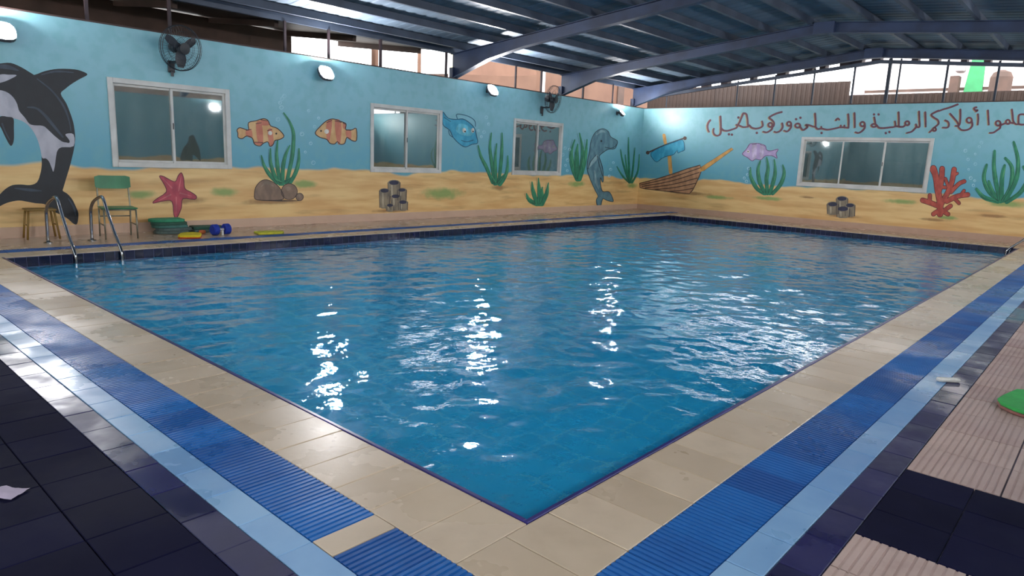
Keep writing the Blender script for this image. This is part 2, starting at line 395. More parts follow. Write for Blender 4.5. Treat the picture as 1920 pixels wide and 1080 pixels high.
def window(num, axis, pos, r, nsash, lap=.0):
    a0, a1, z0, z1 = r
    def bx(bm, a, b, d0, d1, c, d, bev=.004):
        if axis == 1: return box(bm, a, b, pos+d0, pos+d1, c, d, bev)
        return box(bm, pos+d0, pos+d1, a, b, c, d, bev)
    f = .055
    bm = B(); bx(bm, a0-.02, a0+f, -.03, .1, z0-.02, z1+.02); bx(bm, a1-f, a1+.02, -.03, .1, z0-.02, z1+.02)
    bx(bm, a0+f, a1-f, -.03, .1, z1-f, z1+.02); bx(bm, a0+f, a1-f, -.03, .1, z0-.02, z0+f)
    win = struct(obj('window_%d' % num, bm, M['alum']))
    n = nsash; sw = (a1-a0-2*f)/n
    for i in range(n):
        d = .012 if i % 2 else .042
        s0, s1 = a0+f+i*sw-(.018 if i else 0), a0+f+(i+1)*sw+(.018 if i < n-1 else 0)
        y0_, y1_ = z0+f, z1-f; t = .036
        bm = B(); bx(bm, s0, s0+t, d, d+.026, y0_, y1_, .003); bx(bm, s1-t, s1, d, d+.026, y0_, y1_, .003)
        bx(bm, s0+t, s1-t, d, d+.026, y0_, y0_+t, .003); bx(bm, s0+t, s1-t, d, d+.026, y1_-t, y1_, .003)
        sash = obj('sash', bm, M['alum'], win)
        bm = B(); bx(bm, s0+t, s1-t, d+.011, d+.016, y0_+t, y1_-t, 0); obj('pane', bm, M['glass'], sash)
        hb = B(); hx = s1-t/2 if i == 0 else s0+t/2; bx(hb, hx-.008, hx+.008, d-.012, d, (z0+z1)/2-.05, (z0+z1)/2+.05); obj('handle', hb, M['black'], sash)
    return win
window(1, 1, WY, W1, 2); window(2, 1, WY, W2, 2); window(3, 1, WY, W3, 2); window(4, 0, WX, W4, 3)
# the dark rooms behind the windows
M['room'] = mat('room_plaster', c3(150, 156, 150), c3(120, 126, 122), 1.5, .8)
def room(tagname, x0, x1, y0, y1, z1, open_side):
    t = .06; P = {'floor': (x0, x1, y0, y1, -.06, -.003), 'ceiling': (x0, x1, y0, y1, z1-t, z1), 'y1': (x0, x1, y1-t, y1, 0, z1-t), 'x1': (x1-t, x1, y0, y1-t, 0, z1-t),
         'y0': (x0, x1-t, y0, y0+t, 0, z1-t), 'x0': (x0, x0+t, y0, y1-t, 0, z1-t)}
    nm = {'floor': 'floor_', 'ceiling': 'ceiling_', 'y1': 'wall_far_', 'x1': 'wall_end_', 'y0': 'wall_near_', 'x0': 'wall_side_'}
    for k_, a in P.items():
        if k_ == open_side: continue
        bm = B(); box(bm, *a); struct(obj(nm[k_]+tagname, bm, M['room']))
room('office', .6, 14.4, WY+.151, WY+2.3, 2.98, 'y0')
room('store', WX+.151, WX+1.7, .6, 6.6, 2.98, 'x0')

# ------------------------------------------------------------------ mural figures (flat paint on the walls)
def pmat(name, a, b=None, scale=7., rough=.5, stretch=(1, 1, .6)):
    if name not in M: M[name] = mat(name, c3(*a), c3(*(b or [x*.8 for x in a])), scale, rough, stretch=stretch, contrast=(.35, .65))
    return M[name]
class Wall:
    def __init__(s, o, axis, pos): s.o, s.axis, s.pos = o, axis, pos
    def pt(s, u, v, layer): return unw(u, v, s.axis, s.pos-.0012-.0012*layer)
WA, WB = Wall(wallA, 1, WY), Wall(wallB, 0, WX)
def tf(off, k): return lambda p: (off[0]+p[0]/k, off[1]+p[1]/k)
def poly_px(pts, smooth=4, f=None):
    pts = [Vector((*(f(p) if f else p), 0)) for p in pts]
    return [(q.x, q.y) for q in (crom(pts, True, smooth) if smooth else pts)]
def stroke_px(pts, w, f=None, taper=(1, 1), smooth=6, mid=None):
    """outline of a brush stroke of width w px, with round ends"""
    P = [Vector((*(f(p) if f else p), 0)) for p in pts]
    P = crom(P, False, smooth) if smooth and len(P) > 1 else P
    N = len(P)
    if N == 1: return [(P[0].x+w/2*math.cos(a*math.pi/5), P[0].y+w/2*math.sin(a*math.pi/5)) for a in range(10)]
    L, Rr = [], []
    for i, p in enumerate(P):
        t = (P[min(i+1, N-1)]-P[max(i-1, 0)]).normalized(); nrm = Vector((-t.y, t.x, 0)); s = i/(N-1)
        if mid is None: k = taper[0]+(taper[1]-taper[0])*s
        else: k = taper[0]+(mid-taper[0])*s/.55 if s < .55 else mid+(taper[1]-mid)*(s-.55)/.45
        L.append(p+nrm*w/2*k); Rr.append(p-nrm*w/2*k)
    return ('strip', L, Rr, [(P[0], w/2*taper[0]), (P[-1], w/2*taper[1])])
def paint(name, wall, layer, m, shapes, parent=None, label=None):
    bm = B()
    L0 = layer
    for ish, sh in enumerate(shapes):
        layer = L0+min(.8, ish*.03)
        if isinstance(sh, tuple) and sh[0] == 'strip':
            a = [bm.verts.new(wall.pt(p.x, p.y, layer)) for p in sh[1]]; b = [bm.verts.new(wall.pt(p.x, p.y, layer)) for p in sh[2]]
            for i in range(len(a)-1):
                try: bm.faces.new((a[i], a[i+1], b[i+1], b[i]))
                except ValueError: pass
            for (p, r) in sh[3]:
                layer += .008
                if r > .45: bm.faces.new([bm.verts.new(wall.pt(p.x+r*math.cos(q*math.pi/5), p.y+r*math.sin(q*math.pi/5), layer)) for q in range(10)])
        else:
            fc = bm.faces.new([bm.verts.new(wall.pt(x, y, layer)) for x, y in sh]); fc.normal_update()
            bmesh.ops.triangulate(bm, faces=[fc], ngon_method='EAR_CLIP')
    for fc in bm.faces:
        fc.normal_update()
        if fc.normal[wall.axis] > 0: fc.normal_flip()
    o = obj(name, bm, m, parent or wall.o)
    if label: o['label'] = label
    return o
def circ(x, y, r, ry=None, n=14): return [(x+r*math.cos(2*math.pi*i/n), y+(ry or r)*math.sin(2*math.pi*i/n)) for i in range(n)]
def outline(pts, w, f=None, smooth=4):
    q = poly_px(pts, smooth, f); q.append(q[0]); return stroke_px(q, w, smooth=0)

ORCA_D = pmat('orca_dark', (22, 27, 34), (16, 20, 27)); ORCA_W = pmat('orca_white', (186, 184, 192), (168, 166, 176)); SLATE = pmat('orca_slate', (60, 70, 84), (46, 56, 70))
body = [(-62, 134), (-30, 122), (0, 119), (20, 118), (40, 126), (60, 138), (66, 140), (85, 133), (110, 129), (140, 130), (155, 134), (164, 140), (150, 148), (135, 157), (122, 167), (114, 176),
        (124, 193), (131, 210), (137, 228), (140, 245), (141, 262), (139, 278), (136, 292), (131, 312), (124, 335), (119, 352), (118, 358), (126, 363), (135, 373), (142, 387), (147, 400), (146, 415), (143, 421), (137, 419),
        (128, 411), (115, 403), (100, 397), (90, 392), (84, 383), (66, 381), (50, 378), (35, 376), (18, 379), (5, 384), (-12, 394), (-30, 406), (-22, 388), (-8, 374), (2, 362), (12, 353), (24, 347), (40, 346), (56, 347),
        (69, 342), (75, 328), (78, 312), (78, 297), (76, 280), (71, 262), (63, 246), (52, 234), (40, 226), (25, 220), (0, 216), (-40, 211), (-66, 186), (-70, 158)]
orca = paint('painted_orca', WA, 0, ORCA_D, [poly_px(body, 3)], label='black and white killer whale painted at the left end of the wall')
paint('belly_patch', WA, 1, ORCA_W, [poly_px([(-48, 178), (-20, 170), (0, 169), (15, 174), (26, 184), (33, 197), (36, 208), (47, 221), (55, 232), (65, 235), (80, 236), (92, 243), (102, 254), (114, 264), (122, 267), (129, 266), (124, 256), (124, 251),
    (138, 252), (138, 274), (116, 276), (108, 282), (105, 294), (103, 310), (100, 322), (97, 315), (92, 303), (86, 297), (79, 296), (76, 282), (71, 264), (64, 249), (55, 237), (45, 229), (30, 223), (0, 217), (-40, 211)], 3)], orca, 'white belly')
paint('eye_patch', WA, 1, ORCA_W, [poly_px([(-24, 150), (0, 140), (15, 140), (31, 141), (20, 148), (5, 154), (-12, 157)])], orca, 'white eye patch')
paint('flipper', WA, 2, ORCA_D, [poly_px([(33, 193), (50, 198), (66, 199), (78, 206), (95, 222), (110, 243), (122, 253), (130, 263), (129, 268), (118, 265), (105, 257), (92, 245), (80, 235), (66, 233), (55, 229), (46, 217), (37, 208)]),
    poly_px([(2, 218), (14, 219), (25, 222), (26, 240), (26, 262), (22, 273), (17, 270), (9, 255), (2, 240), (-6, 226)])], orca)
paint('highlight', WA, 3, SLATE, [stroke_px([(52, 201), (68, 203), (82, 214), (95, 229), (108, 245), (118, 257)], 6, taper=(.4, .5), mid=1), stroke_px([(70, 148), (95, 168), (112, 188), (123, 207), (130, 228), (133, 246)], 4, taper=(.5, .3), mid=1),
    stroke_px([(4, 232), (10, 247), (18, 262)], 5, taper=(.7, .3)), stroke_px([(-20, 126), (10, 125), (34, 132)], 9, taper=(.6, .2), mid=1), stroke_px([(78, 140), (105, 134), (138, 136)], 4, taper=(.4, .3), mid=1), stroke_px([(28, 353), (55, 356), (78, 358)], 6, taper=(.3, .2), mid=1), stroke_px([(128, 372), (138, 388), (142, 404)], 4, taper=(.3, .3), mid=1)], orca)

f5 = tf((0, 250), 4)
star = [(1360, 296), (1378, 340), (1386, 412), (1430, 440), (1472, 470), (1460, 496), (1372, 490), (1360, 560), (1326, 634), (1304, 610), (1290, 512), (1230, 506), (1148, 524), (1170, 495), (1247, 440), (1230, 380), (1196, 323), (1228, 324), (1310, 364), (1335, 320)]
st = paint('painted_starfish', WA, 0, pmat('starfish_red', (190, 74, 88), (164, 58, 76)), [poly_px(star, 3, f5)], label='red starfish painted on the sand right of the green chair')
paint('outline', WA, 1, pmat('starfish_dark', (118, 44, 58)), [outline(star, 1.6, f5, 3)], st)
paint('highlight', WA, 1, pmat('starfish_light', (212, 108, 116)), [stroke_px(q, 5, f5, (.2, .6)) for q in ([(1360, 320), (1340, 430)], [(1440, 472), (1350, 448)], [(1322, 600), (1322, 480)], [(1190, 505), (1280, 460)], [(1222, 340), (1290, 410)])], st)

f6 = tf((440, 170), 4); f7 = tf((880, 170), 4); fS = tf((1160, 190), 4.8); f8 = tf((1440, 200), 4)
TAN, SALM, FOUT = pmat('fish_tan', (216, 176, 122), (200, 154, 100)), pmat('fish_salmon', (206, 128, 100), (188, 108, 84)), pmat('fish_outline', (72, 48, 44))
EYEW, EYEB = pmat('eye_white', (226, 220, 206)), pmat('eye_black', (26, 24, 26))
def fish(bodyp, stripes, eyes, pupils, f, wall, base, stripe, out, label, name='painted_fish', lw=1.7):
    o = paint(name, wall, 0, base, [poly_px(bodyp, 3, f)], label=label)
    paint('stripes', wall, 1, stripe, [poly_px(s, 3, f) for s in stripes], o)
    paint('outline', wall, 2, out, [outline(bodyp, lw, f, 3)]+[stroke_px(s[:len(s)//2], lw*.7, f) for s in stripes], o)
    paint('eye', wall, 2, EYEW, [circ(*f((x, y)), r) for x, y, r in eyes], o)
    paint('pupil', wall, 3, EYEB, [circ(*f((x, y)), r) for x, y, r in pupils], o)
    return o
fish([(18, 295), (40, 278), (92, 294), (106, 290), (104, 240), (160, 226), (215, 210), (250, 224), (270, 264), (322, 284), (370, 338), (340, 365), (302, 374), (290, 402), (264, 418), (250, 384), (215, 395), (190, 415), (150, 402), (132, 356), (90, 340), (56, 360), (26, 350), (24, 320)],
     [[(160, 248), (200, 240), (214, 385), (176, 392)], [(86, 298), (124, 290), (132, 352), (86, 338)], [(246, 300), (280, 290), (292, 400), (264, 412)], [(196, 218), (246, 226), (264, 258), (192, 258)], [(150, 386), (212, 390), (190, 410), (152, 398)]],
     [(266, 318, 4)], [(312, 322, 1.8)], f6, WA, TAN, SALM, FOUT, 'tan and salmon striped fish facing right, above the rocks')
fish([(604, 318), (640, 270), (690, 226), (740, 212), (800, 232), (836, 250), (832, 290), (880, 294), (912, 284), (914, 372), (880, 374), (842, 350), (825, 395), (792, 402), (770, 382), (750, 400), (715, 395), (690, 365), (640, 350)],
     [[(690, 240), (730, 222), (712, 372), (690, 360)], [(752, 226), (800, 238), (792, 394), (766, 378)], [(836, 296), (872, 298), (872, 366), (838, 346)], [(836, 254), (812, 242), (812, 280), (834, 286)]],
     [(690, 306, 4.4)], [(648, 302, 1.7)], f6, WA, TAN, SALM, FOUT, 'tan and salmon striped fish facing left, nearest the middle window')
fb_ = [(1560, 160), (1600, 205), (1660, 216), (1710, 212), (1755, 236), (1798, 280), (1814, 340), (1822, 392), (1780, 402), (1732, 422), (1690, 402), (1640, 352), (1612, 296), (1562, 254)]
CY, CYL, CYD = pmat('cyan_fish', (66, 168, 196), (46, 146, 178)), pmat('cyan_light', (104, 200, 220)), pmat('cyan_dark', (32, 96, 122))
bf = paint('painted_fish', WA, 0, CY, [poly_px(fb_, 3, f6)], label='blue fish painted right of the middle window')
paint('outline', WA, 2, CYD, [outline(fb_, 1.6, f6, 3), stroke_px([(1672, 214), (1664, 180), (1700, 178), (1760, 196), (1800, 226), (1806, 268)], 1.5, f6), stroke_px([(1570, 200), (1620, 232)], 1.2, f6), stroke_px([(1640, 352), (1612, 330), (1604, 298)], 1.4, f6), stroke_px([(1700, 372), (1740, 384), (1790, 370)], 1.4, f6)], bf)
paint('belly_patch', WA, 1, CYL, [poly_px([(1680, 250), (1740, 258), (1780, 300), (1770, 340), (1700, 330), (1660, 300)], 3, f6)], bf)
paint('eye', WA, 2, EYEW, [circ(*f6((1722, 298)), 3.6, 4.6), circ(*f6((1786, 298)), 3, 4.6)], bf)
paint('pupil', WA, 3, EYEB, [circ(*f6((1728, 306)), 1.6), circ(*f6((1788, 306)), 1.4)], bf)

WEED, WEEDL, WEEDD = pmat('weed_green', (44, 134, 96), (32, 112, 82), 10), pmat('weed_light', (86, 160, 110), (60, 140, 96), 10), pmat('weed_dark', (20, 70, 54))
def weed(label, blades, w, f, wall, k, wide=1., name='painted_seaweed', tip=.35, lights=True):
    o = paint(name, wall, 0, WEED, [stroke_px(b, w/k, f, (tip, .9), mid=1.) for b in blades], label=label)
    paint('outline', wall, 1, WEEDD, [stroke_px([(p[0]-w*.42, p[1]) for p in b], .9, f, (.5, 1)) for b in blades], o)
    if lights: paint('highlight', wall, 1, WEEDL, [stroke_px([(p[0]+w*.14, p[1]) for p in b[:-1]], w/k*.28, f, (.2, .2), mid=1) for b in blades], o)
    return o
weed('tall green seaweed painted behind the brown rocks', [[(368, 168), (410, 230), (440, 310), (440, 400), (430, 500), (410, 600), (390, 690)], [(200, 488), (225, 570), (270, 640), (320, 690)], [(268, 436), (270, 540), (300, 640), (340, 700)], [(322, 372), (315, 480), (325, 600), (350, 700)], [(414, 412), (380, 490), (362, 580), (360, 700)], [(482, 436), (480, 530), (455, 620), (410, 700)], [(300, 660), (360, 690), (430, 660)]], 32, f6, WA, 4)
weed('green wavy seaweed left of the far narrow window', [[(66, 412), (90, 500), (130, 580), (175, 690)], [(165, 318), (155, 430), (170, 560), (190, 700)], [(205, 398), (195, 500), (195, 600), (200, 700)], [(245, 318), (245, 430), (235, 560), (220, 700)], [(288, 490), (285, 590), (260, 660), (230, 705)], [(150, 620), (200, 695), (260, 640)]], 28, f7, WA, 4)
weed('small spiky green plant painted under the far narrow window', [[(425, 768), (450, 820), (505, 852)], [(468, 680), (480, 760), (510, 852)], [(516, 652), (525, 750), (525, 852)], [(592, 688), (580, 770), (545, 852)], [(545, 720), (545, 790), (535, 852)]], 34, f7, WA, 4, name='painted_plant', tip=.1)
weed('leafy green seaweed left of the grey dolphin', [[(825, 318), (850, 450), (845, 560), (820, 665)], [(790, 368), (765, 470), (778, 580), (810, 665)], [(882, 366), (872, 480), (850, 580), (825, 665)], [(812, 400), (805, 500), (812, 665)]], 38, f7, WA, 4, tip=.2)
weed('thin stemmed green seaweed in the wall corner', [[(1135, 440), (1155, 550), (1198, 690)], [(1195, 350), (1195, 500), (1205, 690)], [(1242, 428), (1230, 560), (1214, 690)], [(1276, 478), (1265, 600), (1222, 690)], [(1108, 568), (1150, 640), (1200, 690)], [(1170, 480), (1185, 600), (1205, 690)]], 15, f7, WA, 4)
weed('green seaweed under the lavender fish', [[(1185, 598), (1190, 680), (1240, 780), (1310, 830)], [(1275, 536), (1255, 620), (1270, 730), (1320, 830)], [(1332, 506), (1345, 600), (1330, 700), (1340, 830)], [(1400, 526), (1410, 630), (1390, 730), (1360, 830)], [(1477, 574), (1490, 650), (1455, 750), (1385, 830)]], 38, fS, WB, 4.8)
weed('large green seaweed at the right edge, beyond the red coral', [[(1563, 616), (1620, 680), (1725, 712)], [(1640, 436), (1620, 540), (1660, 640), (1735, 705)], [(1700, 332), (1695, 450), (1710, 570), (1742, 705)], [(1780, 386), (1830, 460), (1820, 600), (1762, 705)], [(1843, 266), (1875, 400), (1860, 550), (1780, 705)], [(1775, 440), (1755, 540), (1752, 705)], [(1915, 450), (1950, 530), (1895, 640), (1790, 715)], [(1655, 560), (1690, 650), (1745, 710)]], 36, f8, WB, 4, tip=.55)

ROCK, ROCKD, ROCKL = pmat('rock_taupe', (142, 116, 96), (120, 98, 82)), pmat('rock_dark', (70, 54, 46)), pmat('rock_light', (152, 130, 110))
rk = [(148, 780), (158, 724), (195, 680), (240, 668), (300, 694), (345, 740), (368, 810), (300, 822), (210, 822), (156, 814)]
ro = paint('painted_rocks', WA, 2, ROCK, [poly_px(rk, 3, f6), circ(*f6((410, 757)), 15), circ(*f6((487, 797)), 7)], label='three brown rocks painted at the foot of the tall seaweed')
paint('outline', WA, 3, ROCKD, [outline(rk, 1.4, f6, 3), outline(circ(410, 757, 60), 1.2, f6, 2), outline(circ(487, 797, 28), 1.2, f6, 2), stroke_px([(200, 824), (330, 826), (480, 826)], 2.5, f6, (.3, .3), mid=1)], ro)
paint('highlight', WA, 3, ROCKL, [stroke_px([(200, 720), (240, 690), (290, 716)], 6, f6, (.3, .3), mid=1), circ(*f6((400, 735)), 5, 4), circ(*f6((484, 792)), 3)], ro)

SPG, SPGD, SPGL = pmat('sponge_grey', (146, 132, 108), (118, 106, 90)), pmat('sponge_hole', (46, 46, 72)), pmat('sponge_light', (186, 172, 146))
def sponge(tubes, f, wall, k, label):
    bod, ho, li, ou = [], [], [], []
    for (x, y, hw, bot) in tubes:
        q = [(x-hw, y), (x-hw*.92, bot-10), (x-hw*.5, bot), (x+hw*.5, bot), (x+hw*.92, bot-10), (x+hw, y)]
        bod += [poly_px(q, 0, f), circ(*f((x, y)), hw/k, hw*.46/k)]; ho.append(circ(*f((x, y)), hw*.78/k, hw*.36/k))
        li.append(stroke_px([(x-hw*.35, y+hw*.55), (x-hw*.3, bot-14)], hw*.4/k, f, (.8, .5)))
        ou += [stroke_px([(x-hw, y), (x-hw*.92, bot-8)], 1., f), stroke_px([(x+hw, y), (x+hw*.92, bot-8)], 1.4, f)]
    o = paint('painted_tube_sponge', wall, 0, SPG, bod, label=label)
    paint('highlight', wall, 1, SPGL, li, o); paint('outline', wall, 2, pmat('sponge_line', (80, 70, 66)), ou, o); paint('openings', wall, 3, SPGD, ho, o)
sponge([(1195, 690, 46, 800), (1125, 750, 40, 885), (1255, 745, 34, 830), (1207, 792, 38, 900), (1165, 860, 30, 908), (1262, 836, 36, 902)], f6, WA, 4, 'cluster of six grey tube sponges painted under the middle window')
sponge([(555, 690, 44, 770), (485, 732, 44, 812), (615, 740, 38, 828), (562, 766, 50, 836)], f8, WB, 4, 'cluster of four grey tube sponges painted under the wide window')

DOL, DOLL, DOLD = pmat('dolphin_grey', (98, 138, 148), (76, 114, 128)), pmat('dolphin_light', (140, 172, 178)), pmat('dolphin_dark', (48, 70, 80))
dp = [(902, 450), (915, 370), (948, 310), (1000, 285), (1042, 306), (1060, 346), (1110, 376), (1104, 412), (1088, 436), (1042, 440), (1000, 466), (974, 492), (985, 530), (1000, 584), (1006, 670), (996, 684), (984, 650), (984, 700), (1000, 756), (1050, 760), (1080, 822), (1068, 832), (1030, 822), (1000, 812), (984, 872), (962, 866), (952, 822), (965, 790), (940, 740), (905, 660), (884, 590), (888, 520)]
do = paint('painted_dolphin', WA, 1, DOL, [poly_px(dp, 3, f7)], label='grey dolphin painted upright near the wall corner')
paint('outline', WA, 3, DOLD, [outline(dp, 1.3, f7, 3), stroke_px([(1018, 424), (1060, 432), (1090, 420), (1108, 400)], 1.3, f7), stroke_px([(952, 480), (912, 530), (890, 586)], 1.2, f7), stroke_px([(960, 490), (975, 560), (1000, 640)], 1.2, f7)], do)
paint('flipper', WA, 2, DOLL, [poly_px([(956, 478), (916, 520), (892, 582), (930, 546), (962, 510)], 3, f7), stroke_px([(940, 600), (950, 680), (970, 740)], 5, f7, (.3, .2), mid=1), stroke_px([(955, 330), (990, 304), (1020, 312)], 5, f7, (.3, .2), mid=1)], do)
paint('eye', WA, 3, EYEB, [circ(*f7((990, 378)), 1.8)], do)

WOOD, WOODD, WOODL = pmat('ship_wood', (196, 146, 106), (166, 120, 86)), pmat('ship_line', (82, 54, 42)), pmat('spar_wood', (214, 160, 84), (190, 136, 66))
hull = [(190, 738), (330, 702), (480, 656), (620, 606), (732, 574), (746, 620), (722, 682), (690, 752), (664, 802), (636, 832), (500, 818), (350, 800), (240, 788), (192, 776)]
ship = paint('painted_ship', WB, 1, WOOD, [poly_px(hull, 0, fS)], label='sunken wooden ship painted beside the wall corner')
paint('plank_lines', WB, 2, WOODD, [outline(hull, 1.6, fS, 0)]+[stroke_px(q, 1.6, fS) for q in ([(200, 752), (460, 690), (730, 600)], [(210, 766), (470, 718), (724, 640)], [(240, 780), (480, 748), (708, 690)], [(330, 794), (500, 776), (690, 738)], [(460, 810), (560, 802), (664, 784)])], ship)
paint('bowsprit', WB, 2, WOODL, [poly_px([(722, 606), (1016, 418), (1032, 432), (764, 626), (738, 634)], 0, fS)], ship, 'golden bowsprit')
paint('mast', WB, 0, WOODL, [stroke_px([(456, 480), (468, 640)], 7, fS), stroke_px([(408, 305), (420, 375)], 6, fS)], ship)
paint('yard', WB, 1, WOODD, [stroke_px([(252, 466), (420, 392), (606, 326)], 2.6, fS), circ(*fS((262, 462)), 3.5), circ(*fS((596, 332)), 3.5), outline([(722, 606), (1016, 418), (1032, 432), (764, 626)], 1., fS, 0)], ship)
sailp = [(290, 462), (400, 402), (500, 362), (574, 346), (592, 400), (592, 440), (560, 452), (532, 466), (528, 440), (500, 474), (470, 486), (440, 492), (390, 512), (344, 546), (308, 518)]
sail = paint('sail', WB, 1, CY, [poly_px(sailp, 2, fS)], ship, 'torn turquoise sail')
paint('outline', WB, 2, CYD, [outline(sailp, 1.2, fS, 2)], sail); 
PINK, PINKL, PINKD = pmat('lavender_fish', (190, 168, 206), (172, 150, 192)), pmat('lavender_light', (214, 196, 224)), pmat('lavender_dark', (132, 100, 140))
fish([(1114, 470), (1150, 430), (1180, 384), (1222, 380), (1266, 380), (1320, 400), (1330, 436), (1372, 446), (1436, 430), (1416, 470), (1426, 512), (1380, 490), (1320, 492), (1280, 526), (1232, 520), (1200, 536), (1160, 506), (1130, 490)],
     [[(1200, 390), (1240, 384), (1236, 510), (1206, 524)], [(1276, 390), (1312, 404), (1300, 500), (1274, 516)]], [(1166, 452, 2.6)], [(1164, 452, 1.2)], fS, WB, PINK, PINKL, PINKD, 'small lavender fish left of the wide window', lw=1.4)
CORAL, CORALD = pmat('coral_red', (188, 84, 66), (160, 64, 52), 12), pmat('coral_line', (98, 36, 40))
br_ = [([(1290, 806), (1290, 720), (1272, 620), (1262, 540), (1240, 462)], 44), ([(1280, 640), (1300, 560), (1306, 465)], 38), ([(1300, 730), (1350, 640), (1380, 560), (1396, 470)], 36), ([(1372, 640), (1430, 580), (1472, 560)], 28), ([(1340, 710), (1420, 672), (1498, 660)], 34),
       ([(1290, 750), (1220, 722), (1160, 702)], 36), ([(1212, 716), (1214, 664)], 26), ([(1320, 780), (1370, 744)], 28), ([(1400, 690), (1432, 724)], 24), ([(1260, 600), (1330, 606)], 24), ([(1360, 620), (1330, 540)], 22), ([(1240, 500), (1226, 470)], 24), ([(1436, 676), (1470, 630)], 22), ([(1240, 806), (1290, 780), (1350, 806)], 30), ([(1390, 520), (1420, 500)], 18)]
co = paint('painted_coral', WB, 0, CORALD, [stroke_px(q, w/4+1.6, f8) for q, w in br_], label='branching red coral painted right of the wide window')
paint('coral_fill', WB, 1, CORAL, [stroke_px(q, w/4-.6, f8) for q, w in br_], co)
BUB = pmat('bubble_white', (170, 210, 218), (150, 198, 208))
def bubbles(pts, f, wall, label, r=2.6):
    o = paint('painted_bubbles', wall, 0, BUB, [outline(circ(*f(p), r*random.uniform(.7, 1.2), n=10), .9, None, 1) for p in pts]+[circ(f(p)[0]-.8, f(p)[1]-.8, .9, n=6) for p in pts], label=label)
bubbles([(355, 60), (350, 125), (555, 150), (630, 205), (325, 215), (505, 325), (570, 395), (530, 460), (590, 540), (600, 270), (372, 40), (340, 90)], f6, WA, 'white bubbles painted between the two striped fish', 3)
bubbles([(1888, 200), (1830, 300), (1870, 310), (1850, 345), (1905, 250)], f6, WA, 'white bubbles painted in front of the blue fish')
bubbles([(700, 480), (738, 520), (722, 560), (735, 600), (752, 440), (718, 430)], f7, WA, 'white bubbles painted right of the far narrow window')
bubbles([(1060, 590), (1080, 540), (1050, 640)], f7, WA, 'white bubbles painted behind the dolphin')
bubbles([(1600, 270), (1480, 330), (1555, 355), (1500, 395), (1555, 430), (1505, 470), (1520, 535), (1550, 555), (1540, 590), (1585, 300)], f8, WB, 'white bubbles painted above the red coral')
bubbles([(1170, 605), (1130, 690), (1160, 660), (1150, 720)], fS, WB, 'white bubbles painted below the lavender fish')

# the hand painted line of Arabic lettering along the top of the right wall
fa, fb2, fc_, fd = tf((1310, 185), 12), tf((1460, 180), 12), tf((1610, 180), 12), tf((1760, 180), 12)
def ell(x, y, rx, ry=None, n=10): 
    q = [(x+rx*math.cos(2*math.pi*i/n), y+(ry or rx)*math.sin(2*math.pi*i/n)) for i in range(n)]; return q+[q[0]]
T = [(fa, q) for q in ([(262, 485), (220, 545), (200, 620), (212, 700), (235, 745)], [(490, 400), (497, 520), (502, 680), (490, 790), (430, 832), (360, 810), (332, 740), (342, 675)], [(502, 660), (560, 712), (650, 722), (750, 694), (850, 655), (880, 600)],
     [(850, 590), (905, 600), (1000, 638), (1110, 632)], [(1005, 330), (962, 430), (922, 530), (880, 595)], [(1005, 330), (1070, 345), (1098, 450), (1112, 632)], [(1140, 600), (1200, 655), (1300, 674), (1400, 645), (1445, 600), (1430, 510)], ell(1615, 590, 46), [(1660, 610), (1650, 680), (1600, 725), (1530, 758), (1455, 742)],
     [(1870, 300), (1760, 330), (1650, 380), (1590, 430), (1650, 480), (1695, 540), (1690, 610), (1655, 640)], [(1880, 555), (1890, 640), (1840, 720), (1760, 757), (1705, 742)])]
T += [(fb2, q) for q in (ell(236, 625, 46), [(282, 640), (278, 700), (240, 760), (190, 797), (125, 780)], ell(430, 665, 56, 46), [(484, 690), (540, 762), (600, 740), (652, 690), (610, 650), (690, 655), (770, 685), (832, 695)], [(820, 395), (832, 550), (832, 695)], [(832, 695), (880, 742), (970, 735), (1100, 757), (1250, 735), (1400, 702), (1565, 715)],
     [(1400, 705), (1400, 660)], [(1480, 708), (1480, 662)], [(965, 735), (960, 690)], [(1565, 410), (1576, 560), (1572, 715)], [(1290, 545), (1330, 505), (1366, 532)], [(1706, 385), (1712, 560), (1714, 705)], ell(1890, 632, 50), [(1940, 650), (1935, 720), (1880, 785), (1800, 830), (1730, 815)])]
T += [(fc_, q) for q in ([(352, 480), (368, 560), (384, 645)], ell(345, 662, 55, 34), [(400, 650), (460, 712), (560, 722), (700, 706), (822, 682), (818, 570)], [(822, 682), (905, 684)], [(900, 365), (905, 520), (905, 684)], [(905, 690), (1000, 692), (1055, 650)], ell(1096, 612, 46), [(1290, 640), (1300, 690), (1255, 745), (1190, 802), (1085, 832)],
     [(1360, 350), (1366, 520), (1370, 690), (1290, 690)], [(1500, 365), (1506, 530), (1510, 690)], [(1800, 330), (1700, 375), (1635, 425), (1700, 490), (1780, 540), (1800, 620), (1740, 680), (1690, 720)], ell(1705, 750, 36), [(1672, 760), (1640, 775), (1596, 815)])]
T += [(fd, q) for q in ([(430, 188), (250, 258), (100, 302), (0, 340)], [(150, 548), (212, 582), (232, 650), (200, 708), (95, 710)], [(260, 400), (340, 490), (420, 590), (452, 670), (380, 672)], [(490, 305), (492, 450), (482, 600), (455, 670)], ell(690, 545, 58), [(750, 580), (758, 660), (715, 725), (620, 767), (515, 762), (450, 705)],
     [(885, 410), (892, 520), (880, 645)], [(850, 255), (800, 270), (820, 315), (880, 320), (840, 350)], [(1110, 325), (1120, 480), (1130, 645)], ell(1340, 612, 54), [(1392, 640), (1380, 720), (1320, 765), (1235, 822), (1150, 830)], [(1390, 660), (1470, 625), (1520, 610)], ell(1560, 582, 46), [(1600, 600), (1700, 612)],
     [(1650, 305), (1665, 430), (1680, 560), (1735, 632), (1800, 632)], [(1800, 632), (1798, 540), (1812, 430), (1900, 410), (1970, 430)], [(1800, 632), (1900, 645), (2000, 615)])]
